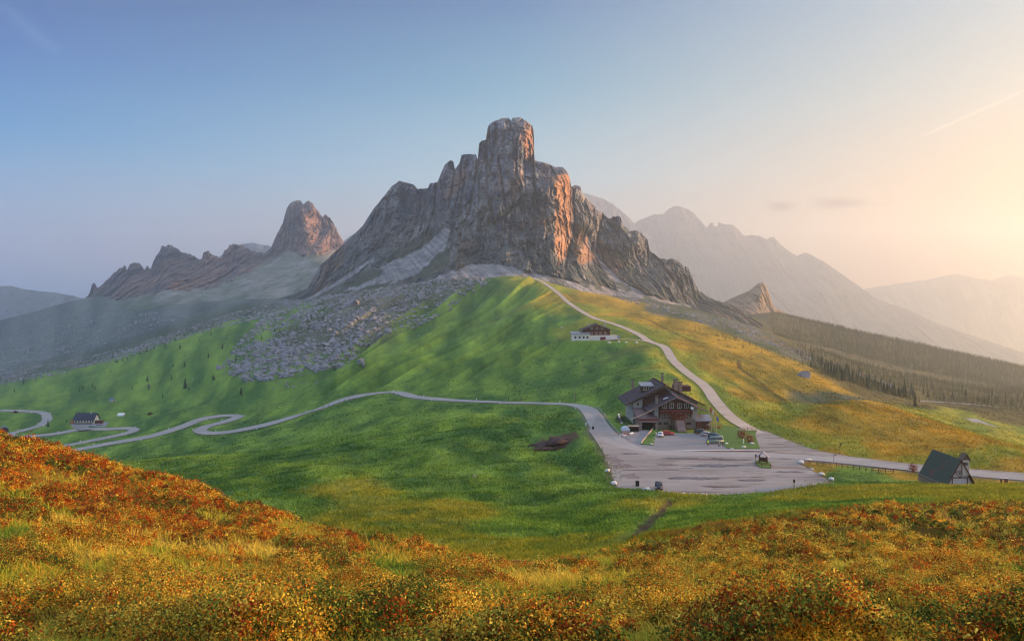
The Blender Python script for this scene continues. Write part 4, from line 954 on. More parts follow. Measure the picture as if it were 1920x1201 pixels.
# kiosk shed to the right of the inn
ks = thing('shed', 'small red timber shed with a grey stone roof against the right end of the inn', 'shed', (63.4, 284, PZ))
MB().box(-2.3, 2.3, -1.6, 2.2, 0, 2.7).build('wall', M_timber2, ks)
MB().slab([(-2.8, -2.2, 2.75), (2.8, -2.2, 2.75), (2.8, 2.6, 4.3), (-2.8, 2.6, 4.3)], 0.22).slab([(-2.75, -2.15, 2.86), (2.75, -2.15, 2.86), (2.75, -0.7, 3.3), (-2.75, -0.7, 3.3)], .1).build('roof', M_greymetal, ks)
dd = MB().box(-0.5, 0.5, -1.68, -1.6, 0, 2.0).build('door', M_timber, ks); MB().prism([(0.9, 1.2), (2.0, 1.2), (2.0, 2.1)], -1.66, -1.6).build('panel', M_beam, ks)
# flagpoles
fcol = [(lin(190, 60, 50), 'red'), (lin(226, 220, 206), 'white'), (lin(200, 150, 60), 'yellow'), (lin(90, 110, 160), 'blue')]
fp = []
for i, (px, hh) in enumerate([(1331, 8.4), (1334.5, 7.6), (1338.5, 7.2), (1343, 5.6)]):
    x, y = onplane(px, 809)
    f = thing('flagpole', 'flagpole with a limp %s flag, %s' % (fcol[i][1], ['nearest the red shed', 'second from the red shed', 'third from the red shed', 'shortest, farthest from the red shed'][i]), 'flagpole', (x, y, PZ), 0, 'flagpoles by the inn lawn')
    MB().tube((0, 0, 0), (0, 0, hh), 0.1, 0.06).blob((0, 0, hh), (0.1, 0.1, 0.1), 1).build('pole', M_beam, f)
    bm_ = MB(); n = 7
    for j in range(n):
        a = 0.16 * math.sin(j * 1.4); a2 = 0.16 * math.sin((j + 1) * 1.4); x0_, x1_ = 0.08 + j * 0.1, 0.08 + (j + 1) * 0.1; t0_ = hh - 0.3 - j * 0.12
        bm_.slab([(x0_, a - .01, t0_), (x1_, a2 - .01, t0_ - .12), (x1_, a2 + .01, t0_ - .12), (x0_, a + .01, t0_)], 1.5)
    bm_.build('flag', plain('flag_' + fcol[i][1], fcol[i][0], 0.8), f)
# booth and dark container left of the inn
x, y = onplane(1172.5, 815)
bo = thing('booth', 'small booth with a pale domed roof and pink base at the road bend', 'booth', (x, y, PZ))
MB().box(-1.2, 1.2, -1.1, 1.1, 0, 1.5).build('wall', plain('pink_brick', lin(168, 134, 122), 0.9, 0.25, 3, 0.4), bo)
cap = MB(); cap.prism([(-1.35, 1.45), (1.35, 1.45), (1.25, 2.1), (0.7, 2.6), (0, 2.75), (-0.7, 2.6), (-1.25, 2.1)], -1.25, 1.25); cap.build('roof', plain('pale_blue_tin', lin(178, 190, 202), 0.5, 0.1), bo, 0.05)
x, y = onplane(1188, 808.5)
co = thing('storage_box', 'low dark open-fronted store with a pale roof edge between the booth and the garage', 'store', (x, y, PZ))
MB().box(-1.6, -1.45, -0.8, 1.2, 0, 1.7).box(1.45, 1.6, -0.8, 1.2, 0, 1.7).box(-1.6, 1.6, 1.2, 1.35, 0, 1.7).build('wall', M_timber, co)
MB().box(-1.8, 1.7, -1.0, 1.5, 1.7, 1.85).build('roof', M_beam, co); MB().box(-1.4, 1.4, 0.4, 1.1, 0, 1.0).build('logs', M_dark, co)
# ------------------------------------------------------------------ cars
def car(L, Wd, H, kind, paint, name, label, loc, rz, group='cars by the inn'):
    c = thing(name, label, 'van' if kind == 'van' else 'car', loc, rz, group)
    h = L / 2; wr = 0.33
    if kind == 'hatch': prof = [(-h, .35), (-h, .75), (-h + .12, 1.0), (h * .45, 1.0), (h - .25, .86), (h, .62), (h, .35)]; roof = [(-h + .15, 1.0), (-h + .5, H - .06), (-h + .9, H), (h * .08, H), (h * .5, 1.0)]
    elif kind == 'suv': prof = [(-h, .42), (-h, .9), (-h + .1, 1.12), (h * .5, 1.12), (h - .2, 1.0), (h, .75), (h, .42)]; roof = [(-h + .12, 1.12), (-h + .3, H - .08), (-h + .6, H), (h * .2, H), (h * .52, 1.12)]
    else: prof = [(-h, .4), (-h, 1.0), (-h + .05, 1.2), (h * .78, 1.2), (h - .15, 1.05), (h, .7), (h, .4)]; roof = [(-h + .08, 1.2), (-h + .2, H - .1), (-h + .5, H), (h * .5, H), (h * .8, 1.2)]
    b_ = MB(); b_.prism(prof, -Wd / 2, Wd / 2); b_.build('body', paint, c, 0.06, True)
    r_ = MB()
    A = [r_.bm.verts.new((x_, -Wd / 2 + .06 + (z_ - roof[0][1]) * .22, z_)) for x_, z_ in roof]; B = [r_.bm.verts.new((x_, Wd / 2 - .06 - (z_ - roof[0][1]) * .22, z_)) for x_, z_ in roof]
    r_.bm.faces.new(A); r_.bm.faces.new(B[::-1])
    for i in range(len(roof)): r_.bm.faces.new((A[i], A[(i + 1) % len(roof)], B[(i + 1) % len(roof)], B[i]))
    r_.build('cabin', paint, c, 0.03, True)
    z0_ = roof[0][1]; zt = H - .14
    def xr(z_, front):
        P = sorted([p for p in (roof[:3] if not front else roof[-2:])], key=lambda p: p[1]); return float(np.interp(z_, [p[1] for p in P], [p[0] for p in P]))
    for sgn in (-1, 1):
        g2 = MB(); xa0, xa1, xb0, xb1 = xr(z0_ + .05, 0) + .18, xr(zt, 0) + .18, xr(z0_ + .05, 1) - .2, xr(zt, 1) - .14
        m0 = (xa0 + xb0) / 2
        for (p, q, p2, q2) in ((xa0, m0 - .05, xa1, m0 - .05), (m0 + .05, xb0, m0 + .05, xb1)):
            y0_ = sgn * (Wd / 2 - .045 - .05 * .22); y1_ = sgn * (Wd / 2 - .045 - (zt - z0_) * .22)
            v = [g2.bm.verts.new(k_) for k_ in ((p, y0_, z0_ + .05), (q, y0_, z0_ + .05), (q2, y1_, zt), (p2, y1_, zt))]
            g2.bm.faces.new(v)
        g2.build('side_window', M_glass, c)
    for fr in (0, 1):
        s_ = 1 if fr else -1; off = 0.025 * s_
        xa, xb = xr(z0_ + .06, fr) + off, xr(zt, fr) + off; g2 = MB()
        v = [g2.bm.verts.new(k_) for k_ in ((xa, -Wd / 2 + .2, z0_ + .06), (xa, Wd / 2 - .2, z0_ + .06), (xb, Wd / 2 - .3, zt), (xb, -Wd / 2 + .3, zt))]; g2.bm.faces.new(v)
        g2.build('windscreen' if fr else 'rear_window', M_glass, c)
    for sx in (-1, 1):
        for sy in (-1, 1):
            wx, wy = sx * (h - .75), sy * (Wd / 2 - .1)
            t_ = MB().tube((wx, wy - .11, wr), (wx, wy + .11, wr), wr, n=16).build('wheel', M_rubber, c, 0.02, True)
            MB().tube((wx, wy + sy * .111, wr), (wx, wy + sy * .125, wr), wr * .62, wr * .5, 12).build('rim', M_chrome, t_)
    for sy in (-1, 1):
        MB().box(h - .12, h + .02, sy * (Wd / 2 - .25) - .16, sy * (Wd / 2 - .25) + .16, .62, .78).build('headlight', M_lamp, c)
        MB().box(-h - .02, -h + .1, sy * (Wd / 2 - .2) - .12, sy * (Wd / 2 - .2) + .12, .7, .95).build('tail_light', M_redlamp, c)
    MB().box(h - .05, h + .025, -Wd * .3, Wd * .3, .45, .6).build('grille', M_dark, c)
    return c
def P_(px, py): x, y = onplane(px, py); return (x, y, PZ + 0.03)
car(4.0, 1.75, 1.45, 'hatch', carpaint('red_paint', lin(168, 34, 22)), 'parked_car', 'red hatchback parked broadside in front of the inn steps', P_(1252, 815.5), math.radians(-8))
car(3.7, 1.7, 1.5, 'hatch', carpaint('white_car_paint', lin(205, 205, 205)), 'parked_car', 'white hatchback seen end on, beside the red car', P_(1238.5, 818.5), math.radians(-100))
car(4.5, 1.85, 1.7, 'suv', carpaint('green_paint', lin(34, 44, 40)), 'parked_car', 'very dark green off-roader at the inn end of the car row', P_(1315.5, 814), math.radians(-38))
car(4.3, 1.75, 1.5, 'hatch', carpaint('silver_paint', lin(176, 164, 160)), 'parked_car', 'silver hatchback in the middle of the car row', P_(1327, 818), math.radians(-38))
car(4.3, 1.75, 1.5, 'hatch', carpaint('teal_paint', lin(60, 84, 92)), 'parked_car', 'blue-grey hatchback half hidden behind the grey-green van', P_(1341, 820.5), math.radians(-40))
car(5.0, 1.95, 2.05, 'van', carpaint('van_paint', lin(112, 128, 114)), 'parked_van', 'grey-green van beside the motorcycle, nearest of the car row', P_(1340, 831), math.radians(188))
car(4.1, 1.75, 1.5, 'hatch', carpaint('black_paint', lin(22, 24, 30)), 'parked_car', 'black hatchback facing the camera, alone at the near edge of the car park', onplane(1235, 916) + (PZ,), math.radians(-100), None)
# motorcycle
mc = thing('motorcycle', 'dark motorcycle leaning by the rear of the grey-green van', 'motorcycle', P_(1352, 836), math.radians(200))
for x in (-.7, .7):
    t_ = MB(); 
    for i in range(16):
        a, a2 = i * math.pi / 8, (i + 1) * math.pi / 8
        t_.tube((x + .27 * math.cos(a), 0, .31 + .27 * math.sin(a)), (x + .27 * math.cos(a2), 0, .31 + .27 * math.sin(a2)), .06, n=6)
    wl = t_.build('wheel', M_rubber, mc, 0, True)
    MB().tube((x, -.05, .31), (x, .05, .31), .2, n=12).build('rim', M_chrome, wl)
MB().tube((.7, 0, .31), (.42, 0, 1.0), .04).tube((-.7, 0, .31), (-.1, 0, .5), .04).tube((.42, 0, .95), (-.35, 0, .72), .05).build('frame', M_steel, mc)
MB().blob((.15, 0, .8), (.32, .17, .17), 2, 1, .05).build('tank', carpaint('bike_paint', lin(60, 20, 24)), mc, 0, True)
MB().blob((-.35, 0, .8), (.36, .15, .09), 2, 2, .05).build('seat', M_rubber, mc, 0, True)
MB().box(-.2, .3, -.16, .16, .3, .62).build('engine', M_steel, mc, .04); MB().tube((.4, -.36, 1.05), (.4, .36, 1.05), .025).build('handlebar', M_steel, mc); MB().tube((0, -.18, .35), (-.8, -.2, .42), .05).build('exhaust', M_chrome, mc)
MB().blob((.5, 0, .9), (.1, .1, .1), 2, 3, .02).build('headlight', M_lamp, mc, 0, True)
# ------------------------------------------------------------------ person in a hi-vis jacket
def person(name, label, loc, rz, shirt, trousers, hairc):
    p = thing(name, label, 'person', loc, rz)
    J = {'pel': (0, 0, .95), 'sp': (0, .01, 1.15), 'ch': (0, .02, 1.36), 'nk': (0, .01, 1.5), 'hd': (0, -.02, 1.62), 'hd2': (0, -.02, 1.72),
         'ls': (-.19, .02, 1.42), 'le': (-.25, .04, 1.14), 'lw': (-.24, -.08, .92), 'rs': (.19, .02, 1.42), 're': (.26, .05, 1.15), 'rw': (.25, -.06, .92),
         'lh': (-.1, 0, .9), 'lk': (-.12, -.03, .5), 'la': (-.13, .02, .1), 'lt': (-.14, -.14, .04), 'rh': (.1, 0, .9), 'rk': (.13, .03, .5), 'ra': (.15, .1, .1), 'rt': (.17, -.05, .04)}
    Rr = {'pel': .15, 'sp': .145, 'ch': .16, 'nk': .06, 'hd': .085, 'hd2': .08, 'ls': .07, 'le': .05, 'lw': .035, 'rs': .07, 're': .05, 'rw': .035, 'lh': .095, 'lk': .065, 'la': .045, 'lt': .035, 'rh': .095, 'rk': .065, 'ra': .045, 'rt': .035}
    E = [('pel','sp'),('sp','ch'),('ch','nk'),('nk','hd'),('hd','hd2'),('ch','ls'),('ls','le'),('le','lw'),('ch','rs'),('rs','re'),('re','rw'),('pel','lh'),('lh','lk'),('lk','la'),('la','lt'),('pel','rh'),('rh','rk'),('rk','ra'),('ra','rt')]
    for side, s in (('l', -1), ('r', 1)):
        wv = Vector(J[side + 'w'])
        J[side + 'p'] = tuple(wv + Vector((0, -.03, -.06))); Rr[side + 'p'] = .028; E.append((side + 'w', side + 'p'))
        for f, (dx, ln) in enumerate([(-.028, .07), (-.009, .08), (.01, .075), (.028, .06)]):
            a = wv + Vector((dx * .8, -.05 , -.1)); b2 = wv + Vector((dx, -.07, -.1 - ln))
            J[side + 'f%d' % f] = tuple(a); J[side + 'g%d' % f] = tuple(b2); Rr[side + 'f%d' % f] = .009; Rr[side + 'g%d' % f] = .008
            E += [(side + 'p', side + 'f%d' % f), (side + 'f%d' % f, side + 'g%d' % f)]
        J[side + 'th'] = tuple(wv + Vector((-s * .045, -.05, -.08))); Rr[side + 'th'] = .01; E.append((side + 'p', side + 'th'))
    keys = list(J); me = bpy.data.meshes.new('body'); me.from_pydata([J[k] for k in keys], [(keys.index(a), keys.index(b)) for a, b in E], [])
    o = link('body', me, p, M_skin); sk_ = o.modifiers.new('skin', 'SKIN')
    for i, k in enumerate(keys): me.skin_vertices[0].data[i].radius = (Rr[k], Rr[k] * .85)
    me.skin_vertices[0].data[0].use_root = True
    o.modifiers.new('sub', 'SUBSURF').levels = 1; o.modifiers['sub'].render_levels = 1
    def cloth(nm, mat, ks, infl):
        kk = [k for k in keys if k in ks]; me2 = bpy.data.meshes.new(nm)
        me2.from_pydata([J[k] for k in kk], [(kk.index(a), kk.index(b)) for a, b in E if a in kk and b in kk], [])
        o2 = link(nm, me2, p, mat); o2.modifiers.new('skin', 'SKIN')
        for i, k in enumerate(kk): me2.skin_vertices[0].data[i].radius = (Rr[k] + infl, Rr[k] * .85 + infl)
        me2.skin_vertices[0].data[0].use_root = True; o2.modifiers.new('sub', 'SUBSURF').levels = 1
    cloth('jacket', shirt, ['pel', 'sp', 'ch', 'ls', 'le', 'lw', 'rs', 're', 'rw'], .022)
    cloth('trousers', trousers, ['pel', 'lh', 'lk', 'la', 'rh', 'rk', 'ra'], .018)
    MB().blob((0, .01, 1.74), (.1, .115, .085), 2, 3, .04).build('hair', hairc, p, 0, True)
    f = MB(); f.blob((0, -.112, 1.65), (.014, .022, .022), 1)
    f.blob((-.032, -.098, 1.685), (.013, .01, .009), 1).blob((.032, -.098, 1.685), (.013, .01, .009), 1).build('face', M_skin, p)
    return p
M_hivis = plain('hivis_cloth', lin(190, 215, 40), 0.8, 0.05); M_navy = plain('dark_trousers', lin(34, 36, 44), 0.9, 0.1); M_hair = plain('dark_hair', lin(40, 30, 24), 0.8)
person('person', 'person in a yellow-green high-visibility jacket by the grey-green van', P_(1327.5, 836), math.radians(15), M_hivis, M_navy, M_hair)
# ------------------------------------------------------------------ lawns, kerbs, white rocks, posts
isl = flat_poly('lawn', [onplane(*p) for p in [(1200, 832.5), (1206, 829), (1228, 802), (1231.5, 803), (1226, 834.5), (1214, 834)]], PZ + 0.22, M_lawn, 0.2); tag(isl, kind='structure')
isl = flat_poly('lawn', [onplane(*p) for p in [(1364, 841), (1350, 826), (1337, 806), (1343, 789), (1372, 787), (1398, 796), (1418, 808), (1416, 816), (1425, 841)]], PZ + 0.16, M_lawn, 0.2); tag(isl, kind='structure')
kb = MB(); pts = [onplane(*p) for p in [(1344, 787), (1374, 786.4), (1398, 791)]]
for a, b2 in zip(pts[:-1], pts[1:]): kb.tube((*a, PZ + .3), (*b2, PZ + .3), .22, n=6)
tag(kb.build('low_wall', M_beam), 'low pale retaining wall at the top edge of the lawn behind the flagpoles', 'wall')
kb = MB(); pts = [onplane(*p) for p in [(1202, 831), (1228, 800.5)]]
for a, b2 in zip(pts[:-1], pts[1:]): kb.slab([(a[0] - .15, a[1], PZ + .35), (a[0] + .15, a[1], PZ + .35), (b2[0] + .15, b2[1], PZ + .7), (b2[0] - .15, b2[1], PZ + .7)], .5)
tag(kb.build('low_wall', M_beam), 'low pale wall along the ramp to the garage, left of the triangular lawn', 'wall')
kb = MB(); pts = [onplane(*p) for p in [(1162, 817), (1174, 815.5), (1187, 811.5)]]
for a, b2 in zip(pts[:-1], pts[1:]): kb.slab([(a[0], a[1] - .5, PZ + .25), (a[0], a[1] + .5, PZ + .25), (b2[0], b2[1] + .9, PZ + .25), (b2[0], b2[1] - .9, PZ + .25)], .25)
tag(kb.build('ramp_slab', M_white), 'pale concrete slab on the ground in front of the booth', 'slab')
def rock(px, py, s, label, flat=0.8, z=PZ, i=[0]):
    i[0] += 1; x, y = onplane(px, py, z); b_ = MB(); b_.blob((0, 0, s * .3), (s, s * .85, s * .7), 2, i[0] * 3.1, .28, flat)
    o = b_.build('white_boulder', M_rockwhite, None, 0, True); o.location = (x, y, z); o.rotation_euler = (0, 0, i[0])
    return tag(o, label, 'boulder', 'white boulders edging the car park')
rock(1139, 883, .75, 'white boulder at the left edge of the car park, halfway along the snow poles')
rock(1151, 907, .8, 'white boulder at the lower left corner of the car park')
rock(1213, 919, .8, 'roundest white boulder, left of the lone black car')
rock(1281, 927, .55, 'small pale boulder in the grass just right of the lone black car')
rock(1320, 928.5, .65, 'pale boulder at the middle of the near edge of the car park', .6)
rock(1434, 926, .4, 'tiny pale stone at the near edge of the car park toward the dark post', .6)
rock(1501.5, 868.5, .95, 'biggest white boulder, at the left end of the wooden rail fence')
rock(1514, 863.5, 1.1, 'long flat white slab behind the biggest boulder', .35)
rock(1522, 880, .45, 'small white stone below the left end of the rail fence')
rock(1540, 889.5, .75, 'white boulder on the dark bank near the right car park corner')
rock(1559, 899, .75, 'white boulder at the right corner of the car park')
rock(1222, 833.5, .55, 'white stone at the tip of the triangular lawn', .8); rock(1203, 831, .4, 'small white stone at the left tip of the triangular lawn')
rock(1225, 826.5, .35, 'first small white stone above the tip of the triangular lawn'); rock(1227, 820, .35, 'small white stone on the triangular lawn level with the white hatchback'); rock(1229.5, 812, .35, 'small white stone on the triangular lawn nearest the inn')
rock(1362, 832, .6, 'white stone right of the motorcycle at the lawn edge'); rock(1410, 832, .7, 'white stone below the dark red shrub on the right lawn'); rock(1394.5, 838.5, .6, 'white stone at the foot of the lower lawn edge')
rock(1372, 842, .6, 'low flat pale stone at the lower left corner of the right lawn', .3)
def post(name, label, cat, px, py, h_, r, mat, group=None, z=PZ, cap_=None, sq=False):
    x, y = onplane(px, py, z)
    b_ = MB()
    if sq: b_.box(-r, r, -r, r, 0, h_)
    else: b_.tube((0, 0, 0), (0, 0, h_), r, r * .8)
    if cap_:
        t = thing(name, label, cat, (x, y, z), 0, group); b_.build('pole', mat, t); cap_(t); return t
    o = b_.build(name, mat); o.location = (x, y, z); return tag(o, label, cat, group)
for px, py, h_, lb in [(1134.5, 866, 3.0, 'tall thin snow pole, farthest of the three at the left edge of the car park'), (1140, 879, 3.2, 'thin snow pole, middle of the three at the left edge of the car park'), (1147.5, 899, 3.3, 'thin snow pole nearest the lower left corner of the car park')]:
    post('snow_pole', lb, 'pole', px, py, h_, .06, M_beam, 'snow poles by the car park')
def binlid(t): MB().box(-.42, .42, -.42, .42, 1.05, 1.15).build('lid', M_dark, t)
post('litter_bin', 'black litter bin standing alone on the asphalt left of the black car', 'bin', 1195, 910.5, 1.05, .38, M_dark, None, PZ, binlid, True)
def sgn(t): MB().box(-.22, .22, -.04, .04, 1.2, 1.9).build('board', M_timber, t)
post('sign_post', 'short dark notice post at the lower right edge of the car park', 'sign', 1489, 914, 1.9, .07, M_timber, None, PZ, sgn)
post('bollard', 'dark bollard beside the road where it leaves the gravel lay-by on the left', 'bollard', 1112, 804, .9, .3, M_dark, None, PZ, None, True)
for i, (px, lb) in enumerate([(1877.5, 'brown wooden bollard standing apart, left of the pair beside the road'), (1884.5, 'brown wooden bollard in the middle of the three by the road'), (1888.5, 'brown wooden bollard farthest right of the three by the road')]):
    def tp(t): MB().tube((0, 0, 1.55), (0, 0, 1.65), .24, .2).build('cap', M_white, t)
    x, y = (px - 960) / F * 198, 198; t = thing('wooden_bollard', lb, 'bollard', (x, y, gz(x, y) - .02), 0, 'bollards beside the road')
    MB().tube((0, 0, 0), (0, 0, 1.55), .22, .2, 10).build('post', plain('bollard_wood', lin(92, 64, 56), .8), t); tp(t)
# signposts beyond the road
for px, py, h_, lb in [(1575, 850, 3.2, 'dark trail signpost with several arms, in the grass beyond the junction'), (1563.5, 866, 2.3, 'slim signpost at the edge of the road left of the trail signpost')]:
    x, y = onplane(px, py); z = gz(x, y); t = thing('trail_signpost', lb, 'signpost', (x, y, z)); MB().tube((0, 0, 0), (0, 0, h_), .06).build('pole', M_timber, t)
    for k_ in range(3 if h_ > 3 else 1): MB().box(-.1, .75 - .2 * k_, -.03, .03, h_ - .25 - k_ * .3, h_ - .07 - k_ * .3).build('arm', M_timber, t)
# wooden rail fence
fpts = [(1519, 868.5), (1545, 870.5), (1568, 873.5), (1590, 877), (1612, 880), (1635, 883), (1660, 885), (1690, 886.5)]
fw = [Vector((*onplane(a, b2), PZ)) for a, b2 in fpts]
fe = thing('rail_fence', 'weathered two-rail wooden fence running from the biggest boulder towards the chapel', 'fence', fw[0])
P = []
for a, b2 in zip(fw[:-1], fw[1:]):
    n = max(2, round((b2 - a).length / 2.2))
    for j in range(n): q = a.lerp(b2, j / n); P.append(Vector((q.x, q.y, gz(q.x, q.y))))
for q in P:
    MB().tube(q - fw[0] - Vector((0, 0, .2)), q - fw[0] + Vector((0, 0, 1.15)), .09, .08, 6).build('post', M_timber, fe)
for hh in (.55, .98):
    r_ = MB()
    for a, b2 in zip(P[:-1], P[1:]): r_.tube(a - fw[0] + Vector((0, 0, hh)), b2 - fw[0] + Vector((0, 0, hh + R.uniform(-.05, .05))), .065, n=6)
    r_.build('rail', M_board, fe)
# small fence above the right lawn
fe = thing('lawn_fence', 'short dark rail fence at the top right of the lawn beside the track', 'fence', (*onplane(1396, 806), PZ))
o_ = Vector(fe.location); pts = [Vector((*onplane(a, b2), PZ)) for a, b2 in [(1392, 808), (1401, 807), (1410, 807.5), (1418, 810)]]
for q in pts: MB().tube(q - o_, q - o_ + Vector((0, 0, 1.1)), .08, n=6).build('post', M_timber, fe)
for hh in (.5, 1.0):
    r_ = MB()
    for a, b2 in zip(pts[:-1], pts[1:]): r_.tube(a - o_ + Vector((0, 0, hh)), b2 - o_ + Vector((0, 0, hh)), .06, n=6)
    r_.build('rail', M_timber, fe)
# shelter on its own little island
ip = [onplane(*p) for p in [(1416, 868), (1422, 862), (1438, 862), (1446, 872), (1446.5, 877.5), (1427, 877)]]
tag(flat_poly('traffic_island', ip, PZ + 0.18, M_lawn, .2), kind='structure')
x, y = onplane(1431, 869); sh = thing('shelter', 'small open wooden shelter with a steep grey roof on the island in the car park', 'shelter', (x, y, PZ + .15), math.radians(-22))
for a, b2 in ((-1.0, -1.0), (1.0, -1.0), (-1.0, 1.0), (1.0, 1.0)): MB().tube((a, b2, 0), (a * .9, b2 * .9, 2.1), .09, n=6).build('post', M_timber, sh)
MB().slab([(-1.6, -1.5, 1.7), (0, -1.5, 3.0), (0, 1.5, 3.0), (-1.6, 1.5, 1.7)], .14).slab([(0.002, -1.5, 3.0), (1.6, -1.5, 1.7), (1.6, 1.5, 1.7), (0.002, 1.5, 3.0)], .14).build('roof', plain('grey_shakes', lin(120, 122, 134), .7, .2, 3, .4), sh)
MB().box(-.8, .8, -.1, .1, .6, 1.5).box(-.7, .7, .5, .9, .4, .5).box(-.7, -.6, .5, .9, 0, .4).box(.6, .7, .5, .9, 0, .4).build('notice_bench', M_timber, sh)
def lampb(t): MB().box(-.16, .16, -.16, .16, 1.75, 2.35).build('box', M_timber2, t)
post('post_box', 'red-brown box on a post at the left end of the shelter island', 'post', 1417, 868, 1.8, .06, M_timber, None, PZ + .15, lampb)
fe = thing('island_fence', 'low wooden rail at the front of the shelter island', 'fence', (*onplane(1440, 876.5), PZ + .15)); o_ = Vector(fe.location)
q4 = [Vector((*onplane(a, b2), PZ + .15)) for a, b2 in [(1417.5, 869.5), (1428, 876), (1445, 876.8)]]
for q in q4: MB().tube(q - o_, q - o_ + Vector((0, 0, .9)), .07, n=6).build('post', M_timber2, fe)
r_ = MB(); r_.tube(q4[0] - o_ + Vector((0, 0, .6)), q4[1] - o_ + Vector((0, 0, .6)), .05, n=6).tube(q4[1] - o_ + Vector((0, 0, .6)), q4[2] - o_ + Vector((0, 0, .6)), .05, n=6).build('rail', M_timber2, fe)
# shrubs made of many leaf clusters
def leafball(c, r, n, rnd, sz):
    V, Q = [], []
    for i in range(n):
        v = Vector((rnd.gauss(0, 1), rnd.gauss(0, 1), rnd.gauss(0, 1))).normalized() * rnd.uniform(.55, 1.05)
        p = Vector(c) + Vector((v.x * r[0], v.y * r[1], v.z * r[2])); a = Vector((rnd.gauss(0, 1), rnd.gauss(0, 1), rnd.gauss(0, 1))).normalized(); b2 = a.orthogonal().normalized()
        s = sz * rnd.uniform(.6, 1.3); k = len(V); V += [p - a * s, p + b2 * s * .6, p + a * s, p - b2 * s * .6]; Q.append((k, k + 1, k + 2, k + 3))
    return V, Q
def shrub(name, label, cat, loc, r, mat, n=260, sz=.14, group=None, seed=1):
    rnd = random.Random(seed); t = thing(name, label, cat, loc, 0, group)
    V, Q = [], []
    for j in range(5):
        c = (rnd.uniform(-.5, .5) * r[0], rnd.uniform(-.5, .5) * r[1], r[2] * rnd.uniform(.7, 1.1)); v, q = leafball(c, (r[0] * .7, r[1] * .7, r[2] * .75), n // 5, rnd, sz)
        Q += [tuple(i + len(V) for i in f) for f in q]; V += v
    me = bpy.data.meshes.new('foliage'); me.from_pydata(V, [], Q); link('foliage', me, t, mat)
    s_ = MB()
    for j in range(5): a = j * 1.25; s_.tube((0, 0, -.1), (math.cos(a) * r[0] * .5, math.sin(a) * r[1] * .5, r[2]), .05, .02, 5)
    s_.build('stem', M_timber, t); return t
shrub('shrub', 'rusty brown shrub at the left corner of the chapel roof', 'shrub', (*onplane(1712, 884), PZ), (1.3, 1.2, 1.3), M_bushred, 340, .16, seed=2)
shrub('shrub', 'dark red-brown shrub at the middle of the right lawn', 'shrub', (*onplane(1392, 822), PZ), (1.9, 1.4, 1.5), M_bushred, 420, .17, seed=3)
shrub('shrub', 'dark red shrub beside the big white stone on the right lawn', 'shrub', (*onplane(1406, 829), PZ), (1.6, 1.3, 1.4), M_bushred, 360, .17, seed=4)
shrub('shrub', 'dark green shrub at the top of the lawn where the gravel track passes', 'shrub', (*onplane(1359, 784), PZ - .3), (2.2, 1.4, .9), M_bush, 380, .17, seed=5)
shrub('shrub', 'yellowish bush below the inn windows behind the red car', 'shrub', (*onplane(1256, 804), PZ), (1.0, .8, .8), M_bush, 200, .13, seed=6)
shrub('shrub', 'golden bush beside the flagpole nearest the lawn', 'shrub', (*onplane(1348, 803), PZ), (1.1, .9, .8), plain('gold_leaves', lin(150, 110, 46), .9, .4, 5), 220, .14, seed=8)
shrub('shrub', 'dark bushy clump on the bank left of the inn wall', 'shrub', (38.6, 300, gz(38.6, 300) - .3), (2.4, 2.0, 1.8), plain('slate_leaves', lin(52, 54, 52), .9, .4, 5), 420, .2, seed=9)
sc_ = thing('garden_sculpture', 'carved pale wooden beam propped over the dark red shrub on the right lawn', 'sculpture', (*onplane(1390, 817), PZ)); MB().box(-1.2, 1.3, -.2, .2, 1.9, 2.3).build('beam', M_beam, sc_, .05); MB().tube((-.8, 0, 0), (-.8, 0, 1.9), .12).tube((.9, 0, 0), (.9, 0, 1.9), .12).build('support', M_timber, sc_)
post('stone_pillar', 'thin white marker standing among the shrubs of the right lawn', 'marker', 1394, 832, 1.6, .14, M_white)
# white curved plank on the bank left of the inn
pl = MB(); q = [Vector((*W(1160, 760, 320),)), Vector((*W(1161.5, 768, 312),)), Vector((*W(1164.5, 778, 302),)), Vector((*W(1166, 784, 297),))]
for v in q: v.z = gz(v.x, v.y) + .15
for a, b2 in zip(q[:-1], q[1:]): pl.slab([a - Vector((.35, 0, 0)), a + Vector((.35, 0, 0)), b2 + Vector((.35, 0, 0)), b2 - Vector((.35, 0, 0))], .4)
tag(pl.build('low_wall', M_white), 'low white curving wall on the green bank left of the inn', 'wall')
# road-side railing along the bank below the inn
gr_ = thing('guard_rail', 'pale crash barrier along the outer side of the road bend left of the inn', 'barrier', (0, 0, 0)); seg = [p for p in RLINES[0][0] if 255 < p[1] < 345 and p[0] > 22 and p[0] < 60]
T = np.gradient(np.array(seg), axis=0); rr_ = MB(); prev = None
for i, p in enumerate(seg):
    n_ = Vector((T[i][1], -T[i][0], 0)).normalized(); q = Vector(p) - n_ * 4.0 if (Vector(p) - n_ * 4.0).x > p[0] else Vector(p) + n_ * 4.0
    if prev is not None: rr_.tube(prev + Vector((0, 0, .6)), q + Vector((0, 0, .6)), .12, n=5)
    if i % 2 == 0: MB().tube(q - Vector((0, 0, .3)), q + Vector((0, 0, .7)), .07, n=5).build('post', M_steel, gr_)
    prev = q
rr_.build('rail', M_steel, gr_)
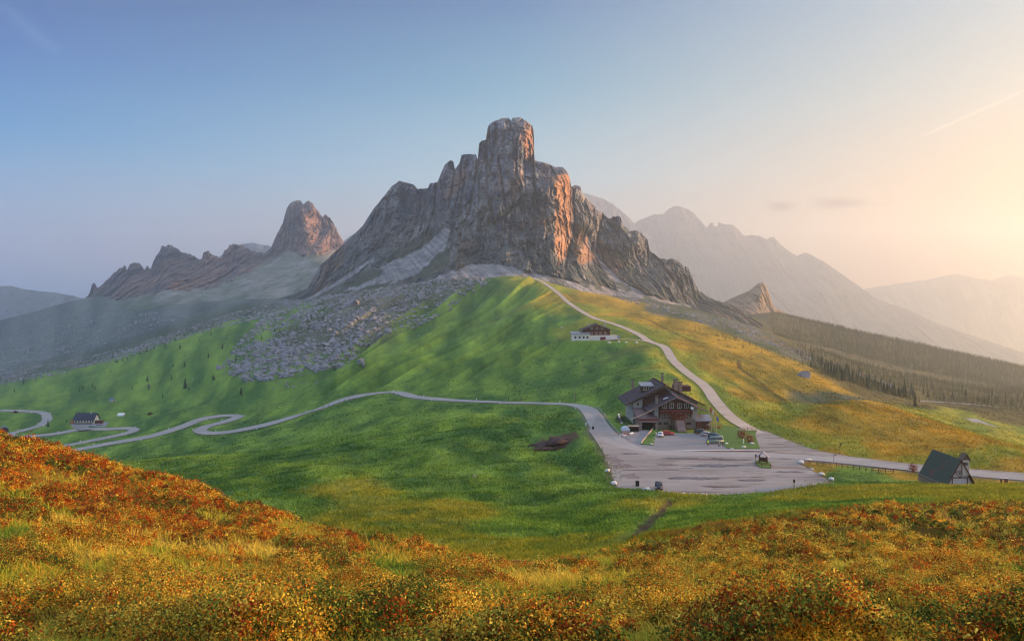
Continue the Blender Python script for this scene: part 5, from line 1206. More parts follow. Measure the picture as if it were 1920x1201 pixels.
# ------------------------------------------------------------------ chapel
ch = thing('chapel', 'green-roofed A-frame chapel with half-timbered white gable and bell tower', 'chapel', (99.8, 190, PZ + 1.6))
Hc = 5.6; hw = 3.2; Lc = 12.5
MB().prism([(-hw + .35, 0), (hw - .35, 0), (0, Hc - .45)], .25, Lc - .3).build('gable_wall', plain('chapel_plaster', lin(198, 186, 188), .9, .15, 1.5, .2), ch)
def corr(name, sx, mat):
    b_ = MB(); n = 24
    for i in range(n):
        y0_ = -.45 + i * (Lc + .6) / n; y1_ = y0_ + (Lc + .6) / n * .5
        b_.slab([(sx * (hw + .25), y0_, -.3), (0, y0_, Hc + .2), (0, y1_, Hc + .2), (sx * (hw + .25), y1_, -.3)], .14)
    b_.slab([(sx * (hw + .22), -.44, -.36), (0, -.44, Hc + .04), (0, Lc + .14, Hc + .04), (sx * (hw + .22), Lc + .14, -.36)], .12)
    return b_.build(name, mat, ch)
Mg = bpy.data.materials.new('green_corrugated'); Mg.use_nodes = True; n = NT(Mg.node_tree); b = Mg.node_tree.nodes['Principled BSDF']; b.inputs['Roughness'].default_value = .6
t = n.n('ShaderNodeTexCoord'); n1 = n.n('ShaderNodeTexNoise', ins={'Vector': t.outputs['Object'], 'Scale': .35, 'Detail': 4.0})
n2 = n.n('ShaderNodeTexNoise', ins={'Vector': t.outputs['Object'], 'Scale': 4.0, 'Detail': 4.0})
cc = n.mix(n.ramp(n1.outputs[0], [(0.58, (0, 0, 0)), (0.72, (1, 1, 1))]), lin(48, 70, 60), lin(92, 62, 54)); cc = n.mix(1.0, cc, n.m('MULTIPLY_ADD', n2.outputs[0], .8, .6), 'MULTIPLY'); Mg.node_tree.links.new(cc, b.inputs['Base Color'])
corr('roof', -1, Mg); corr('roof', 1, Mg)
vb = MB()
for s_ in (-1, 1): vb.slab([(s_ * (hw + .3), -.6, -.35), (0, -.6, Hc + .22), (0, -.46, Hc + .22), (s_ * (hw + .3), -.46, -.35)], .42)
vb.build('verge_board', M_timber, ch)
tf = MB(); tf.box(-1.75, 1.75, .1, .25, 1.5, 1.68).box(-1.15, 1.15, .1, .25, 2.85, 3.02).box(-1.75, -1.6, .1, .25, 0, 1.5).box(1.6, 1.75, .1, .25, 0, 1.5)
tf.slab([(-1.0, .1, 2.9), (0, .1, 1.7), (0, .25, 1.7), (-1.0, .25, 2.9)], .16).slab([(1.0, .1, 2.9), (0.002, .1, 1.7), (0.002, .25, 1.7), (1.0, .25, 2.9)], .16); tf.build('timber_frame', M_timber, ch)
MB().tube((0, .16, 2.45), (0, .24, 2.45), .2, .2, 14).build('round_window', M_glass, ch)
bt = MB(); bt.box(.35, .6, -.35, .9, 2.2, 5.6).box(1.55, 1.8, -.35, .9, 2.2, 5.6).box(.6, 1.55, -.35, .9, 2.2, 4.3).box(.6, 1.55, -.35, .9, 5.1, 5.6)
bt.build('bell_tower', plain('tower_plaster', lin(178, 168, 164), .9, .15), ch)
trf = MB(); trf.slab([(.0, -.7, 5.5), (1.08, -.7, 7.1), (1.08, 1.3, 7.1), (.0, 1.3, 5.5)], .15).slab([(1.082, -.7, 7.1), (2.16, -.7, 5.5), (2.16, 1.3, 5.5), (1.082, 1.3, 7.1)], .15).prism([(.35, 5.6), (1.8, 5.6), (1.08, 6.7)], -.34, .9)
trf.build('tower_roof', plain('tower_tin', lin(96, 74, 62), .6, .2), ch)
MB().tube((1.08, .3, 4.5), (1.08, .3, 4.95), .32, .12, 12).build('bell', M_timber2, ch)
MB().box(-hw - .2, hw + .2, .0, Lc, -1.6, 0).build('foundation', M_plinth, ch)
# ------------------------------------------------------------------ upper chalet
uc = thing('chalet', 'dark red timber chalet with a long white lower wing, alone on the green hill', 'chalet', (51.0, 530, -25.6))
MB().box(-14.0, -3.0, -5.0, 4, -.6, 4.0).build('wing', M_render, uc); MB().slab([(-14.6, -5.6, 4.1), (-2.9, -5.6, 4.1), (-2.9, 3.6, 5.2), (-14.6, 3.6, 5.2)], .3).build('wing_roof', M_greymetal, uc)
MB().box(-3.0, 14.0, -3.0, 4, -.6, 3.0).build('terrace_wall', M_render, uc)
MB().prism([(-6.5, 3.0), (10.0, 3.0), (10.0, 6.4), (1.7, 9.6), (-6.5, 6.4)], .5, 14).build('wall', M_timber2, uc)
gable_roof('roof', uc, -8.5, 12.2, 1.8, 10.2, 6.0, -1.2, 15, .3, M_shingle, M_shingle, M_board)
MB().box(-5.5, 9.0, -.6, .5, 5.4, 5.6).box(-5.5, 9.0, -.6, -.5, 5.6, 6.5).build('balcony', M_timber, uc)
for x in (-12, -9.4, -6.9, -4.6): window(uc, x, 1.4, .9, 1.0, -5.01, M_timber, False)
for x in (-4, -1.5, 1.5, 4, 7): window(uc, x, 3.6, 1.0, 1.2, .49)
for x in (-1.6, 1.8, 5): window(uc, x, 6.8, 1.0, 1.1, .49)
MB().box(3.5, 6.8, -3.1, -3.0, 0, 2.1).build('garage_door', plain('garage_red', lin(110, 44, 40), .7), uc); MB().box(12.0, 16.0, -2.5, -1, 1.2, 2.9).build('side_store', M_greymetal, uc)
MB().box(7.0, 7.9, 8, 9, 7.5, 11).build('chimney', M_stone, uc); MB().box(-3.3, -2.6, 6, 6.7, 8, 10.8).build('chimney', M_stone, uc)
for i, (px, py) in enumerate([(1142, 643), (1160, 641.5), (1174, 642.5), (1193, 643), (1053, 615)]):
    h_ = hit(px, py, 350)
    if h_: o = MB().blob((0, 0, .3), (.9, .7, .6), 2, i * 2.2, .3).build('pale_stone', M_rockwhite, None, 0, True); o.location = h_; tag(o, ['pale stone in the grass below the chalet garage', 'pale stone below the terrace end of the chalet', 'pale stone left of a larger one under the chalet drive', 'largest pale stone under the chalet drive', 'lone pale stone on the green hill left of the chalet'][i], 'stone', 'stones below the chalet')
# ------------------------------------------------------------------ valley lodge and huts
def valley(px, py, d): return W(px, py, d)
LZ = -97.3; lx, ly = onplane(157.5, 794, LZ)
lo = thing('lodge', 'long white valley lodge with a blue-black roof and terrace beside the hairpin bends', 'lodge', (lx, ly, LZ))
MB().prism([(0, 0), (8.5, 0), (8.5, 3.6), (4.2, 7.0), (0, 3.6)], -7.6, 7.6, 'x').build('wall', plain('cream_wall', lin(222, 214, 196), .9, .08), lo)
rf_ = MB(); rf_.slab([(-8.4, -1.0, 3.1), (8.4, -1.0, 3.1), (8.4, 4.25, 8.0), (-8.4, 4.25, 8.0)], .3).slab([(-8.4, 4.252, 8.0), (8.4, 4.252, 8.0), (8.4, 9.5, 3.1), (-8.4, 9.5, 3.1)], .3); rf_.build('roof', plain('slate_roof', lin(42, 44, 62), .7, .15, 1.0, .3), lo)
for x in (-6.2, -4, -1.8, .6, 2.8, 5, 6.8): window(lo, x, 1.2, 1.0, 1.2, -.01, M_timber, False)
MB().box(3.4, 4.2, 3.4, 4.2, 6.5, 9.3).build('chimney', M_stone, lo); MB().box(-10.5, -7.7, -1, 5, 0, 2.4).build('annex', plain('orange_wood', lin(150, 96, 66), .8), lo); MB().box(8.0, 13.5, 1, 3.5, 0, 2.3).build('side_shed', M_timber2, lo)
MB().box(-7.5, 7.5, -1.9, -1.75, 0, .9).build('terrace_fence', M_timber, lo)
tag(flat_poly('lodge_yard', [onplane(a, b2, LZ) for a, b2 in [(132, 794.5), (178, 792), (205, 790), (196, 803.5), (150, 806), (136, 800)]], LZ + .05, M_court), kind='structure')
# the lodge yard dwarf pines, parked cars seen only as specks
c1 = car(4.2, 1.75, 1.5, 'hatch', carpaint('grey_paint', lin(150, 154, 162)), 'parked_car', 'grey car parked on the lodge yard in the valley', (*onplane(172, 800, LZ), LZ + .05), .2, 'cars by the lodge')
dup(c1, (*onplane(186, 797, LZ), LZ + .05), 1.2, 'car at the right end of the lodge yard in the valley')
def hut(px, py, s, rz, label, wall_m, roof_m, d0=400):
    h_ = hit(px, py, d0)
    if h_ is None: return
    t = thing('hut', label, 'hut', (h_.x, h_.y, h_.z - .2), rz)
    MB().prism([(-1.0*s, 0), (1.0*s, 0), (1.0*s, .9*s), (0, 1.5*s), (-1.0*s, .9*s)], -1.3*s, 1.3*s, 'x' if False else 'y').build('wall', wall_m, t)
    r_ = MB(); r_.slab([(-1.25*s, -1.6*s, .8*s), (0, -1.6*s, 1.62*s), (0, 1.6*s, 1.62*s), (-1.25*s, 1.6*s, .8*s)], .08*s).slab([(.002, -1.6*s, 1.62*s), (1.25*s, -1.6*s, .8*s), (1.25*s, 1.6*s, .8*s), (.002, 1.6*s, 1.62*s)], .08*s); r_.build('roof', roof_m, t)
    MB().box(-.25*s, .25*s, -1.34*s, -1.3*s, 0, .7*s).build('door', M_timber, t)
M_bluegrey = plain('blue_tin', lin(92, 104, 128), .6, .15)
hut(211, 752, 2.2, .9, 'small white-walled hut with a blue-grey roof on the green slope above the lodge', M_render, M_bluegrey)
hut(281, 777, 1.5, .2, 'tiny dark wooden hut right of the white shed in the valley', M_timber, M_timber)
hut(228, 780, 1.9, 1.5, 'low white shed in the meadow right of the valley lodge', M_white, M_white)
hut(8, 808, 2.6, .6, 'dark timber hut below the road at the far left edge', M_timber, M_bluegrey)
hut(29, 774, 1.6, .6, 'small dark hut under the upper road at the far left', M_timber, M_timber)
hut(56, 841, 2.6, 1.2, 'hut with a pale blue roof half hidden behind the orange hillside', M_timber, M_bluegrey, 420)
# poles on the slopes
for i, (px, py, hh, lb) in enumerate([(1093, 712, 11, 'bare grey pole standing on the green slope left of the inn'), (1079, 752, 4.5, 'short road marker pole above the road left of the inn'), (976, 752, 2.6, 'roadside pole at the middle of the upper road')]):
    h_ = hit(px, py, 300)
    if h_: o = MB().tube((0, 0, -.3), (0, 0, hh), .12, .08, 6).build('pole', M_board); o.location = h_; tag(o, lb, 'pole')
# white kerb stones strung along the road (first shown large, then specks)
rd = RLINES[0][0]; T = np.gradient(rd[:, :2], axis=0); T /= np.linalg.norm(T, axis=1)[:, None] + 1e-9
ks0 = MB().box(-.16, .16, -.16, .16, 0, .9).build('road_marker', M_white, None, .04)
first = True; cnt = 0
for i in range(6, len(rd) - 4, 8):
    p = rd[i]; px = px_of(p[0], p[1])
    if p[1] < 262 and px > 1100: continue
    s_ = 1 if (i // 8) % 2 else -1; q = (p[0] + T[i][1] * 4.3 * s_, p[1] - T[i][0] * 4.3 * s_)
    o = ks0 if first else ks0.copy()
    if not first: C.objects.link(o)
    first = False; o.location = (q[0], q[1], gz(*q) - .05); o.scale = (1.3, 1.3, 1.1); cnt += 1
    tag(o, 'small white roadside marker stone along the winding valley road', 'road marker', 'marker stones along the road')
eh = hit(1048, 829, 150); ehx, ehy = eh.x, eh.y
b_ = MB()
ea, eb = hit(1012, 844, 150), hit(1084, 810, 150)
b_.blob((0, 0, -.3), ((eb - ea).length / 2, 5.0, 1.7), 4, 2.2, .45)
bmesh.ops.rotate(b_.bm, verts=b_.bm.verts, cent=(0, 0, 0), matrix=Matrix.Rotation(math.atan2(eb.y - ea.y, eb.x - ea.x), 3, 'Z'))
for v in b_.bm.verts:
    if v.co.z < .4: v.co.z = v.co.z * .3
o = b_.build('earth_heap', plain('dug_earth', lin(58, 42, 40), .95, .4, 1.2, .9), None, 0, True); o.location = eh; tag(o, 'dark heap of bare dug earth in the meadow left of the car park', 'earth heap')
# ------------------------------------------------------------------ boulders on the scree slopes
M_boul = plain('scree_boulder', lin(132, 130, 132), .95, .3, .25, .8)
def rockmesh(seed, sub=2):
    bm = bmesh.new(); bmesh.ops.create_icosphere(bm, subdivisions=sub, radius=1.0); r_ = random.Random(seed)
    cuts = [(Vector((r_.gauss(0, 1), r_.gauss(0, 1), r_.gauss(0, 1))).normalized(), r_.uniform(.45, .8)) for _ in range(9)]
    for v in bm.verts:
        for n_, h_ in cuts:
            d = v.co.dot(n_)
            if d > h_: v.co -= n_ * (d - h_)
        v.co *= 1 + .1 * r_.uniform(-1, 1)
    V = np.array([v.co[:] for v in bm.verts]); Fc = np.array([[v.index for v in f.verts] for f in bm.faces]); bm.free(); return V, Fc
RM = [rockmesh(i, 2) for i in range(7)]; RML = [rockmesh(i + 20, 1) for i in range(8)]
nr = np.random.RandomState(5)
def merge(lst):
    V, Q, n = [], [], 0
    for v, f in lst: V.append(v); Q.append(f + n); n += len(v)
    return np.concatenate(V), np.concatenate(Q)
def scatter(poly, n, d0, d1, seed, dens=None):
    r_ = np.random.RandomState(seed); xs = [p[0] for p in poly]; ys = [p[1] for p in poly]; res = []
    m = n * 4; px = r_.uniform(min(xs), max(xs), m); ld = r_.uniform(math.log(d0), math.log(d1), m); d = np.exp(ld)
    x = (px - 960) / F * d; z = ground_z(x, d); py = HZ - z / d * F
    ok = inpoly(px, py, poly)
    if dens is not None: ok &= r_.uniform(0, 1, m) < dens(px, py, x, d)
    i = np.nonzero(ok)[0][:n]; return x[i], d[i], z[i], px[i], py[i]
LF = [(410,690),(440,650),(490,598),(560,560),(640,535),(700,520),(850,495),(945,512),(905,538),(870,565),(810,602),(700,645),(640,690),(560,705),(460,718)]
DB = [(0,690),(0,720),(100,705),(250,668),(400,625),(560,575),(640,555),(600,545),(400,596),(250,648),(100,682)]
RB = [(1120,545),(1250,570),(1400,610),(1560,680),(1720,735),(1660,738),(1580,702),(1500,668),(1400,630),(1290,598),(1180,568)]
FL = [(0,600),(170,585),(330,585),(420,600),(300,640),(130,690),(0,690)]
def clump(k=1.0): return lambda px, py, x, d: np.clip(0.55 * k + 1.1 * fbm(x / 40, d / 60, 3.3, 3), 0.03, 1)
rocks = []
for poly, n, d0, d1, sd_, smin, smax, kk in ((LF, 9500, 640, 1220, 1, .4, 3.7, 1.3), ([(370,705),(400,640),(480,585),(560,545),(640,520),(960,500),(960,530),(890,575),(830,625),(720,665),(600,720),(480,735)], 1500, 600, 1200, 9, .3, 1.5, .35), (DB, 3400, 1150, 1700, 2, .8, 3.2, .9), (RB, 2600, 560, 1250, 3, .5, 2.3, .8), (FL, 2600, 1700, 2500, 4, 1.0, 4.0, .9)):
    x, d, z, px, py = scatter(poly, n, d0, d1, sd_, clump(kk)); r_ = np.random.RandomState(sd_)
    s = smin + (smax - smin) * r_.power(0.22, len(x)) + .1
    rocks += list(zip(x, d, z, s, px))
rocks = sorted(rocks, key=lambda r: -r[3] / r[1]); big, rest = rocks[:110], rocks[110:]
bmesh_objs = []
for i, (V, Fc) in enumerate(RM):
    me = bpy.data.meshes.new('boulder'); me.from_pydata(V.tolist(), [], Fc.tolist()); me.materials.append(M_boul); bmesh_objs.append(me)
for i, (x, d, z, s, px) in enumerate(big):
    o = link('boulder', bmesh_objs[i % 7]); o.location = (x, d, z + s * .25); s *= 1.15; o.scale = (s * R.uniform(.8, 1.2), s * R.uniform(.8, 1.2), s * R.uniform(.6, .95)); o.rotation_euler = (R.uniform(-.3, .3), R.uniform(-.3, .3), R.uniform(0, 6.3))
    lft = px < 1050
    tag(o, 'large grey boulder in the boulder field left of the green hill' if lft else 'large pale boulder on the rocky slope right of the golden meadow', 'boulder', 'large boulders of the left field' if lft else 'large boulders of the right slope')
lst = []
for i, (x, d, z, s, px) in enumerate(rest):
    V, Fc = RML[i % 8]; a = nr.uniform(0, 6.3); ca, sa = math.cos(a), math.sin(a); sx, sy, sz = s * nr.uniform(.75, 1.25, 3) * (1, 1, .8)
    W_ = np.stack([(V[:, 0] * ca - V[:, 1] * sa) * sx + x, (V[:, 0] * sa + V[:, 1] * ca) * sy + d, V[:, 2] * sz + z + s * .2], 1); lst.append((W_, Fc))
V, Q = merge(lst); me = bpy.data.meshes.new('boulder_field'); fill(me, V, Q, False); tag(link('boulder_field', me, None, M_boul), kind='stuff')
# a few named lone rocks
for px, py, s, lb in [(678, 682, 5.0, 'lone grey boulder in the grass below the tip of the boulder field'), (1508, 706, 3.6, 'lone blue-grey boulder on the slope beyond the golden meadow'), (790, 560, 9.0, 'big brown-faced crag in the middle of the boulder field'), (663, 572, 10.0, 'tall block with a tan face at the upper edge of the boulder field'),
                      (280, 724, 2.4, 'pale rock on the green valley slope at the left'), (890, 893, .5, 'single white stone in the middle of the green meadow')]:
    h_ = hit(px, py, 100)
    if h_: o = link('boulder', bmesh_objs[int(px) % 7]); o.location = h_ + Vector((0, 0, s * .2)); o.scale = (s, s * .8, s * .8); o.rotation_euler = (0, 0, px); tag(o, lb, 'boulder')
# ------------------------------------------------------------------ conifers
M_con = plain('conifer_needles', lin(46, 58, 34), .95, .4, .6, .3); M_conr = plain('larch_needles', lin(84, 80, 42), .95, .35, .6, .3); M_trunk = plain('bark', lin(84, 66, 54), .95, .2)
def conifer(seed, tiers=11, per=11, H=1.0, Rb=.2):
    r_ = np.random.RandomState(seed); V, Q = [], []
    for i in range(tiers):
        a = i / (tiers - 1); z = H * (.12 + .84 * a); rad = Rb * (1 - a) ** .8 * r_.uniform(.75, 1.15) + .012
        for j in range(per):
            th = j * 2 * math.pi / per + r_.uniform(-.35, .35) + i; rr = rad * r_.uniform(.6, 1.15); w2 = .35 * rr + .015; dz = -.05 - .25 * rr
            c, s = math.cos(th), math.sin(th); k = len(V)
            V += [(0, 0, z + .03), (c * rr * .5 - s * w2, s * rr * .5 + c * w2, z + dz * .5), (c * rr, s * rr, z + dz * r_.uniform(.6, 1.4)), (c * rr * .5 + s * w2, s * rr * .5 - c * w2, z + dz * .5)]; Q.append((k, k + 1, k + 2, k + 3))
    k = len(V); V += [(-.01, 0, H * .9), (.01, 0, H * .9), (0, .01, H * 1.02), (0, -.01, H * 1.0)]; Q.append((k, k + 1, k + 2, k + 3))
    return np.array(V), np.array(Q)
CV = [conifer(i, 11, 11, 1.0, R.uniform(.17, .25)) for i in range(6)]; CL = [conifer(i + 30, 6, 6, 1.0, R.uniform(.18, .26)) for i in range(6)]
crown_me = []
for i, (V, Q) in enumerate(CV):
    me = bpy.data.meshes.new('crown'); me.from_pydata(V.tolist(), [], Q.tolist()); me.materials.append(M_conr if i % 3 == 0 else M_con); crown_me.append(me)
tm = MB().tube((0, 0, -.03), (0, 0, .85), .018, .006, 6); bmesh.ops.recalc_face_normals(tm.bm, faces=tm.bm.faces); tme = bpy.data.meshes.new('trunk'); tm.bm.to_mesh(tme); tm.bm.free(); tme.materials.append(M_trunk)
protos = []
def tree_at(x, y, z, h, i, label, group):
    k = i % 6
    if k >= len(protos):
        t = thing('conifer', label, 'tree', (x, y, z - .2), R.uniform(0, 6), group); link('trunk', tme, t); link('crown', crown_me[k], t); protos.append(t)
    else: t = dup(protos[k], (x, y, z - .2), R.uniform(0, 6)); tag(t, label, 'tree', group)
    t.scale = (h * R.uniform(.85, 1.2),) * 2 + (h,); return t
trees = []
LT = [(0,640),(250,640),(420,610),(600,580),(640,600),(460,690),(480,740),(360,735),(200,740),(60,735),(0,740)]
RT = [(1500,655),(1700,672),(1920,725),(1920,765),(1800,752),(1720,748),(1650,742),(1560,712)]
RT2 = [(1180,585),(1400,640),(1600,715),(1500,690),(1350,640)]
x, d, z, px, py = scatter(LT, 190, 640, 1700, 21, lambda px, py, x, d: np.clip(.25 + 1.2 * fbm(x / 90, d / 120, 1., 2), .03, 1)); trees += [(a, b2, c, R.uniform(3.5, 7.5), 'L') for a, b2, c in zip(x, d, z)]
x, d, z, px, py = scatter(RT, 1700, 520, 1500, 22, lambda px, py, x, d: np.clip(.6 + 1.2 * fbm(x / 60, d / 80, 1., 2), .05, 1)); trees += [(a, b2, c, R.uniform(3.5, 8), 'R') for a, b2, c in zip(x, d, z)]
x, d, z, px, py = scatter(RT2, 70, 560, 1250, 23); trees += [(a, b2, c, R.uniform(2.5, 6), 'R') for a, b2, c in zip(x, d, z)]
trees.sort(key=lambda t: -t[3] / t[1] - (1 if t[4] == 'L' and t[1] < 1300 else 0)); bigt, restt = trees[:260], trees[260:]
for px, py, h, lb in [(347, 728, 11, 'tallest lone conifer on the green slope below the boulder field'), (1716, 762, 8, 'lone larch beside the valley road on the right'), (305, 745, 5, 'small conifer beside the lone tallest one'), (90, 800, 7, 'conifer inside the hairpin left of the lodge'), (125, 792, 4, 'small tree at the left end of the lodge')]:
    h_ = hit(px, py, 300)
    if h_: tree_at(h_.x, h_.y, h_.z, h, 1 + int(px) % 2, lb, None)
for i, (x, d, z, h, s) in enumerate(bigt):
    tree_at(x, d, z, h, i, 'dark conifer scattered over the rocky left-hand slopes' if s == 'L' else 'hazy conifer on the wooded slope right of the golden meadow', 'conifers on the left slopes' if s == 'L' else 'conifers on the right slope')
# the far wood reads as one mass
fr_ = []
FRP = [(1440,575),(1500,585),(1600,610),(1750,645),(1920,678),(1960,690),(1960,760),(1850,720),(1700,690),(1560,655),(1450,630)]
x, d, z, px, py = scatter(FRP, 9000, 1200, 2050, 24); fr_ += list(zip(x, d, z, nr.uniform(4, 12, len(x)) * (.35 + .65 * np.clip((px - 1440) / 130, 0, 1))))
rx = np.linspace(1455, 1990, 620)
for q in rx:
    dd_ = 1950 + nr.uniform(-30, 10); xx = (q - 960) / F * dd_; fr_.append((xx, dd_, float(ground_z([xx], [dd_])[0]), nr.uniform(4, 13) * (.35 + .65 * min(1, (q - 1450) / 120))))
fr_ += [(t[0], t[1], t[2], t[3]) for t in restt]
x, d, z, px, py = scatter([(1470,640),(1600,668),(1750,690),(1930,730),(1930,775),(1800,760),(1700,750),(1600,728),(1520,690)], 2600, 520, 1500, 41, lambda px, py, x, d: np.clip(.35 + 1.5 * fbm(x / 45, d / 60, 1., 3), .02, 1)); fr_ += list(zip(x, d, z, nr.uniform(1.5, 5.5, len(x))))
lst = []
for i, (x, d, z, h) in enumerate(fr_):
    V, Q = CL[i % 6]; wv_ = h * nr.uniform(.95, 1.5) + (1.6 if h < 5 else 0); lst.append((V * np.array([wv_, wv_, h]) + np.array([x, d, z - .3]), Q))
V, Q = merge(lst); me = bpy.data.meshes.new('forest'); fill(me, V, Q, False); tag(link('forest', me, None, M_conr), kind='stuff')
# ------------------------------------------------------------------ foreground growth: heather, bilberry and grass
def leafmat(name, trans=.35):
    m = bpy.data.materials.new(name); m.use_nodes = True; n = NT(m.node_tree); t = m.node_tree; t.nodes.clear()
    o = n.n('ShaderNodeOutputMaterial'); a = n.n('ShaderNodeVertexColor', layer_name='Col')
    d = n.n('ShaderNodeBsdfDiffuse', ins={'Color': a.outputs[0]}); tr = n.n('ShaderNodeBsdfTranslucent', ins={'Color': a.outputs[0]})
    mx = n.n('ShaderNodeMixShader', ins={0: trans, 1: d.outputs[0], 2: tr.outputs[0]}); t.links.new(mx.outputs[0], o.inputs[0]); return m
M_leafv = leafmat('leaf_growth')
HEATH = [(-200,690),(-100,770),(0,811),(150,854),(300,894),(450,940),(600,988),(760,1024),(900,1060),(1000,1078),(1120,1048),(1300,1010),(1500,978),(1700,954),(1920,957),(2150,957),(2150,1500),(-200,1500)]
def inheath(x, y, z):
    px = px_of(x, y); py = HZ - z / y * F
    return inpoly(px + 14 * fbm(x / 3, y / 5, 2., 2), py + 9 * fbm(x / 3, y / 5, 9., 3), HEATH)
def heathmask(x, y):
    px = px_of(x, y)
    m = fbm(x / (.75 + y * .045), y / (.7 + y * .05), 11.0, 4) * 1.7 + .08 + .12 * sst(20, 40, y)
    return m + .5 * sst(700, 100, px) * sst(16, 30, y) + .25 * sst(1000, 1400, px) * sst(9, 25, y) + .15 * sst(9, 6, y)
M_leafv = leafmat('leaf_growth2', .3)
def logd(r_, n, d0, d1): return np.exp(r_.uniform(math.log(d0), math.log(d1), n))
def heather():
    r_ = np.random.RandomState(3); n = 60000; px = r_.uniform(-90, 2010, n); d = logd(r_, n, 4.2, 82); x = (px - 960) / F * d
    hm = heathmask(x, d); z = ground_z(x, d); ok = (hm > .1) & inheath(x, d, z); x, d, hm, z = x[ok], d[ok], hm[ok], z[ok]; n = len(x); L = 54
    print('heather clumps', n)
    k_ = np.clip(hm - .1, 0, 1)
    rc = r_.uniform(.055, .13, n) * (1 + d / 28) * (.7 + .7 * k_); up = k_ ** .7 * .24 * (1 + d / 50)
    SP = 9; LP = L // SP; v0 = r_.normal(size=(n, SP, 3)); v0 /= np.linalg.norm(v0, axis=2)[..., None]; v0[..., 2] = np.abs(v0[..., 2]); v = np.repeat(v0, LP, 1) * r_.uniform(.75, 1.0, (n, SP * LP, 1)) + .2 * r_.normal(size=(n, SP * LP, 3)); L = SP * LP; rad = r_.uniform(.8, 1.05, (n, L))
    Pc = np.stack([x[:, None] + v[..., 0] * rc[:, None] * rad, d[:, None] + v[..., 1] * rc[:, None] * rad, z[:, None] + up[:, None] + v[..., 2] * rc[:, None] * rad * .9], -1)
    ls = np.maximum(.0095, d * .00098)[:, None] * r_.uniform(.7, 1.35, (n, L))
    nn = v + .9 * r_.normal(size=(n, L, 3)); a = np.cross(nn, r_.normal(size=(n, L, 3))); a /= np.linalg.norm(a, axis=2)[..., None]; b2 = np.cross(nn, a); b2 /= np.linalg.norm(b2, axis=2)[..., None]
    ls = ls[..., None]; V = np.stack([Pc - a * ls, Pc - b2 * ls * .55, Pc + a * ls, Pc + b2 * ls * .55], 2).reshape(-1, 3)
    pal = np.array([lin(206, 122, 40), lin(164, 74, 36), lin(214, 172, 58), lin(220, 192, 80), lin(144, 148, 58), lin(120, 54, 38), lin(76, 96, 42)])
    w0 = np.clip(fbm(x / (2.0 + d * .06), d / (2.0 + d * .06), 20., 4) * 1.3 + .5, 0, 1); lc = sst(900, 200, px_of(x, d)) * sst(9, 22, d)
    pr = np.stack([.16 + .2 * lc, .05 + .26 * (1 - w0) + .42 * lc, .4 * w0 + .14, .4 * w0 * (1 - lc) + .08, .34 - .1 * lc, .02 + .08 * (1 - w0) + .12 * lc, .18 + .2 * (1 - w0)], 1); pr /= pr.sum(1)[:, None]
    dk = sst(.12, .3, fbm(x / (1.6 + d * .05), d / (1.6 + d * .05), 51., 3))[:, None]; pr = pr * (1 - dk * np.array([.8, .2, .9, .95, 0, -1.5, -2.0])); pr /= pr.sum(1)[:, None]
    ci = (r_.uniform(0, 1, n)[:, None] > np.cumsum(pr, 1)).sum(1).clip(0, 6)
    cl_ = pal[ci][:, None, :] * r_.uniform(.85, 1.15, (n, L, 1)) * np.repeat(r_.uniform(.55, 1.4, (n, SP, 1)), LP, 1) * r_.uniform(.8, 1.15, (n, 1, 1)); alt = np.repeat(pal[r_.randint(0, 7, (n, SP))], LP, 1); cl_ = np.where(np.repeat(r_.uniform(0, 1, (n, SP, 1)) < .16, LP, 1), alt, cl_)
    col = np.repeat(cl_.reshape(-1, 1, 3), 4, 1).reshape(-1, 3)
    me = bpy.data.meshes.new('heather'); fill(me, V, np.arange(len(V)).reshape(-1, 4), False); setcol(me, col); tag(link('heather', me, None, M_leafv), kind='stuff')
heather()
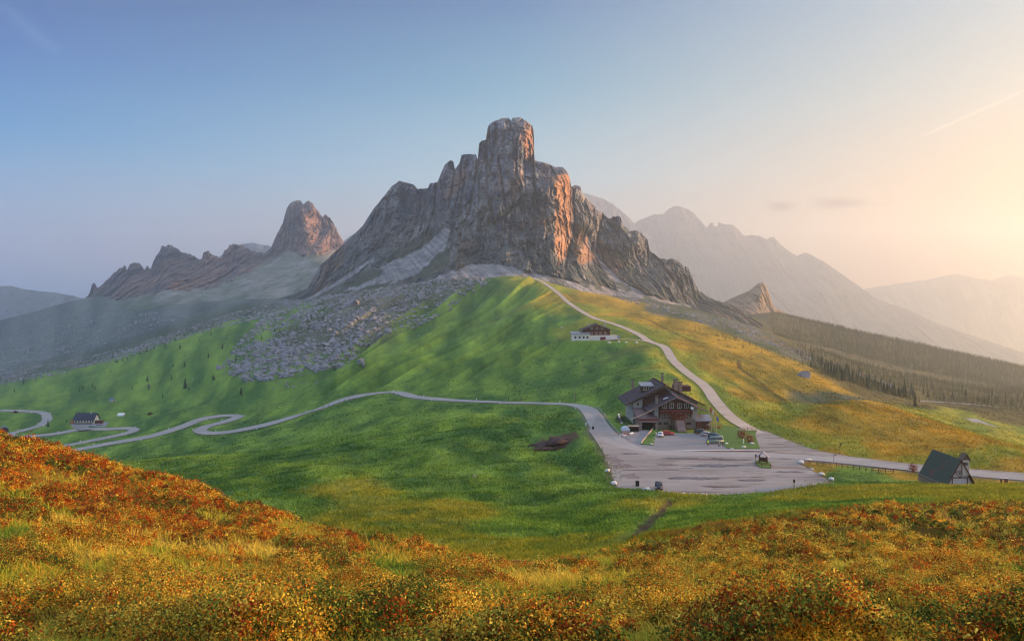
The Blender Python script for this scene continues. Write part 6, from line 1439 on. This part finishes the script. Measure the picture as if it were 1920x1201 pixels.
def grass():
    r_ = np.random.RandomState(4); n1, n2 = 30000, 42000
    px = r_.uniform(-90, 2010, n1 + n2); d = np.concatenate([logd(r_, n1, 4.2, 80), logd(r_, n2, 45, 330) * np.where(r_.uniform(0, 1, n2) < .35, r_.uniform(1, 2.4, n2), 1)]); x = (px - 960) / F * d
    hm = heathmask(x, d); zz = ground_z(x, d); ih = inheath(x, d, zz); ok = np.where(ih, ((hm < .25) | (r_.uniform(0, 1, n1 + n2) < .1)) & (np.arange(n1 + n2) < n1), np.arange(n1 + n2) >= n1)
    ok &= ~(inpoly(x, d, LOTW) | inpoly(x, d, COURTW) | ((x > 36) & (x < 68) & (d > 276) & (d < 320)) | ((x > 95.5) & (x < 104) & (d > 188.5) & (d < 204))); inpad = inpoly(x, d, PAD)
    x, d, ih, inpad = x[ok], d[ok], ih[ok], inpad[ok]; k_ = (road_dist(x, d) > 2.2 + d / 250) & (traildist(x, d) > 1.6) & ((np.abs(x - ehx) > 9) | (np.abs(d - ehy) > 14)); x, d, ih, inpad = x[k_], d[k_], ih[k_], inpad[k_]; n = len(x); L = 9
    hgt = r_.uniform(.10, .22, n) * (.5 + .5 * sst(5, 14, d)) * (1 + np.minimum(d, 140) / 80) * np.where(inpad, .45, 1); sp = .07 * (1 + d / 12); wdt = np.maximum(.003, d * .0006)
    bx_ = x[:, None] + r_.normal(size=(n, L)) * sp[:, None]; by_ = d[:, None] + r_.normal(size=(n, L)) * sp[:, None]
    z = ground_z(bx_.ravel(), by_.ravel()).reshape(n, L) - .02
    hh = hgt[:, None] * r_.uniform(.6, 1.2, (n, L)); ln = r_.normal(size=(n, L, 2)) * .6 * hh[..., None]; ln[..., 0] -= .12 * hh
    th = r_.uniform(0, 6.3, (n, L)); wx, wy = np.cos(th) * wdt[:, None], np.sin(th) * wdt[:, None]
    A = np.stack([bx_ - wx, by_ - wy, z], -1); B = np.stack([bx_ + wx, by_ + wy, z], -1)
    Cc = np.stack([bx_ + ln[..., 0] * .5 + wx * .7, by_ + ln[..., 1] * .5 + wy * .7, z + hh * .65], -1); D_ = np.stack([bx_ + ln[..., 0] * .5 - wx * .7, by_ + ln[..., 1] * .5 - wy * .7, z + hh * .65], -1)
    E1 = np.stack([bx_ + ln[..., 0] * 1.1, by_ + ln[..., 1] * 1.1, z + hh * .95], -1)
    V = np.stack([A, B, Cc, D_, E1], 2).reshape(-1, 5, 3); k = np.arange(len(V))[:, None] * 5
    Q = np.concatenate([k + [0, 1, 2], k + [0, 2, 3], k + [3, 2, 4]], 1).reshape(-1, 3)
    pal = np.array([lin(214, 186, 76), lin(186, 176, 60), lin(146, 160, 54), lin(200, 164, 62), lin(108, 136, 48)])
    g0 = np.clip(fbm(x / (3 + d * .07), d / (2.4 + d * .06), 30., 3) * 1.2 + .45, 0, .999); ci = np.clip((g0 * 5 + r_.uniform(-.8, .8, n)).astype(int), 0, 4)
    base = pal[ci]; gc, _, _ = ground_col(x, d, 0); vr = r_.uniform(.75, 1.35, (n, 1)); base = np.where(ih[:, None], base, gc * vr)
    cc = base[:, None, :] * r_.uniform(.75, 1.25, (n, L, 1)); col = np.repeat(cc.reshape(-1, 1, 3), 5, 1).reshape(-1, 3)
    me = bpy.data.meshes.new('grass'); fill(me, V.reshape(-1, 3), Q, False); setcol(me, col); tag(link('grass', me, None, M_leafv), kind='stuff')
grass()
# ------------------------------------------------------------------ haze
def haze():
    bm = bmesh.new(); bmesh.ops.create_cube(bm, size=1.0)
    x0, x1, y0, y1, z0, z1 = -9900, 9900, -640, 12900, -720, 1050
    bmesh.ops.scale(bm, vec=(x1 - x0, y1 - y0, z1 - z0), verts=bm.verts)
    bmesh.ops.translate(bm, vec=((x0 + x1) / 2, (y0 + y1) / 2, (z0 + z1) / 2), verts=bm.verts)
    me = bpy.data.meshes.new('haze'); bm.to_mesh(me); bm.free()
    m = bpy.data.materials.new('haze_air'); m.use_nodes = True; t = m.node_tree; t.nodes.clear()
    o_ = t.nodes.new('ShaderNodeOutputMaterial'); v = t.nodes.new('ShaderNodeVolumePrincipled')
    v.inputs['Color'].default_value = (0.80, 0.91, 1.0, 1); v.inputs['Density'].default_value = 1.3e-4; v.inputs['Anisotropy'].default_value = 0.62
    t.links.new(v.outputs[0], o_.inputs['Volume'])
    tag(link('haze', me, None, m), kind='stuff')
haze()
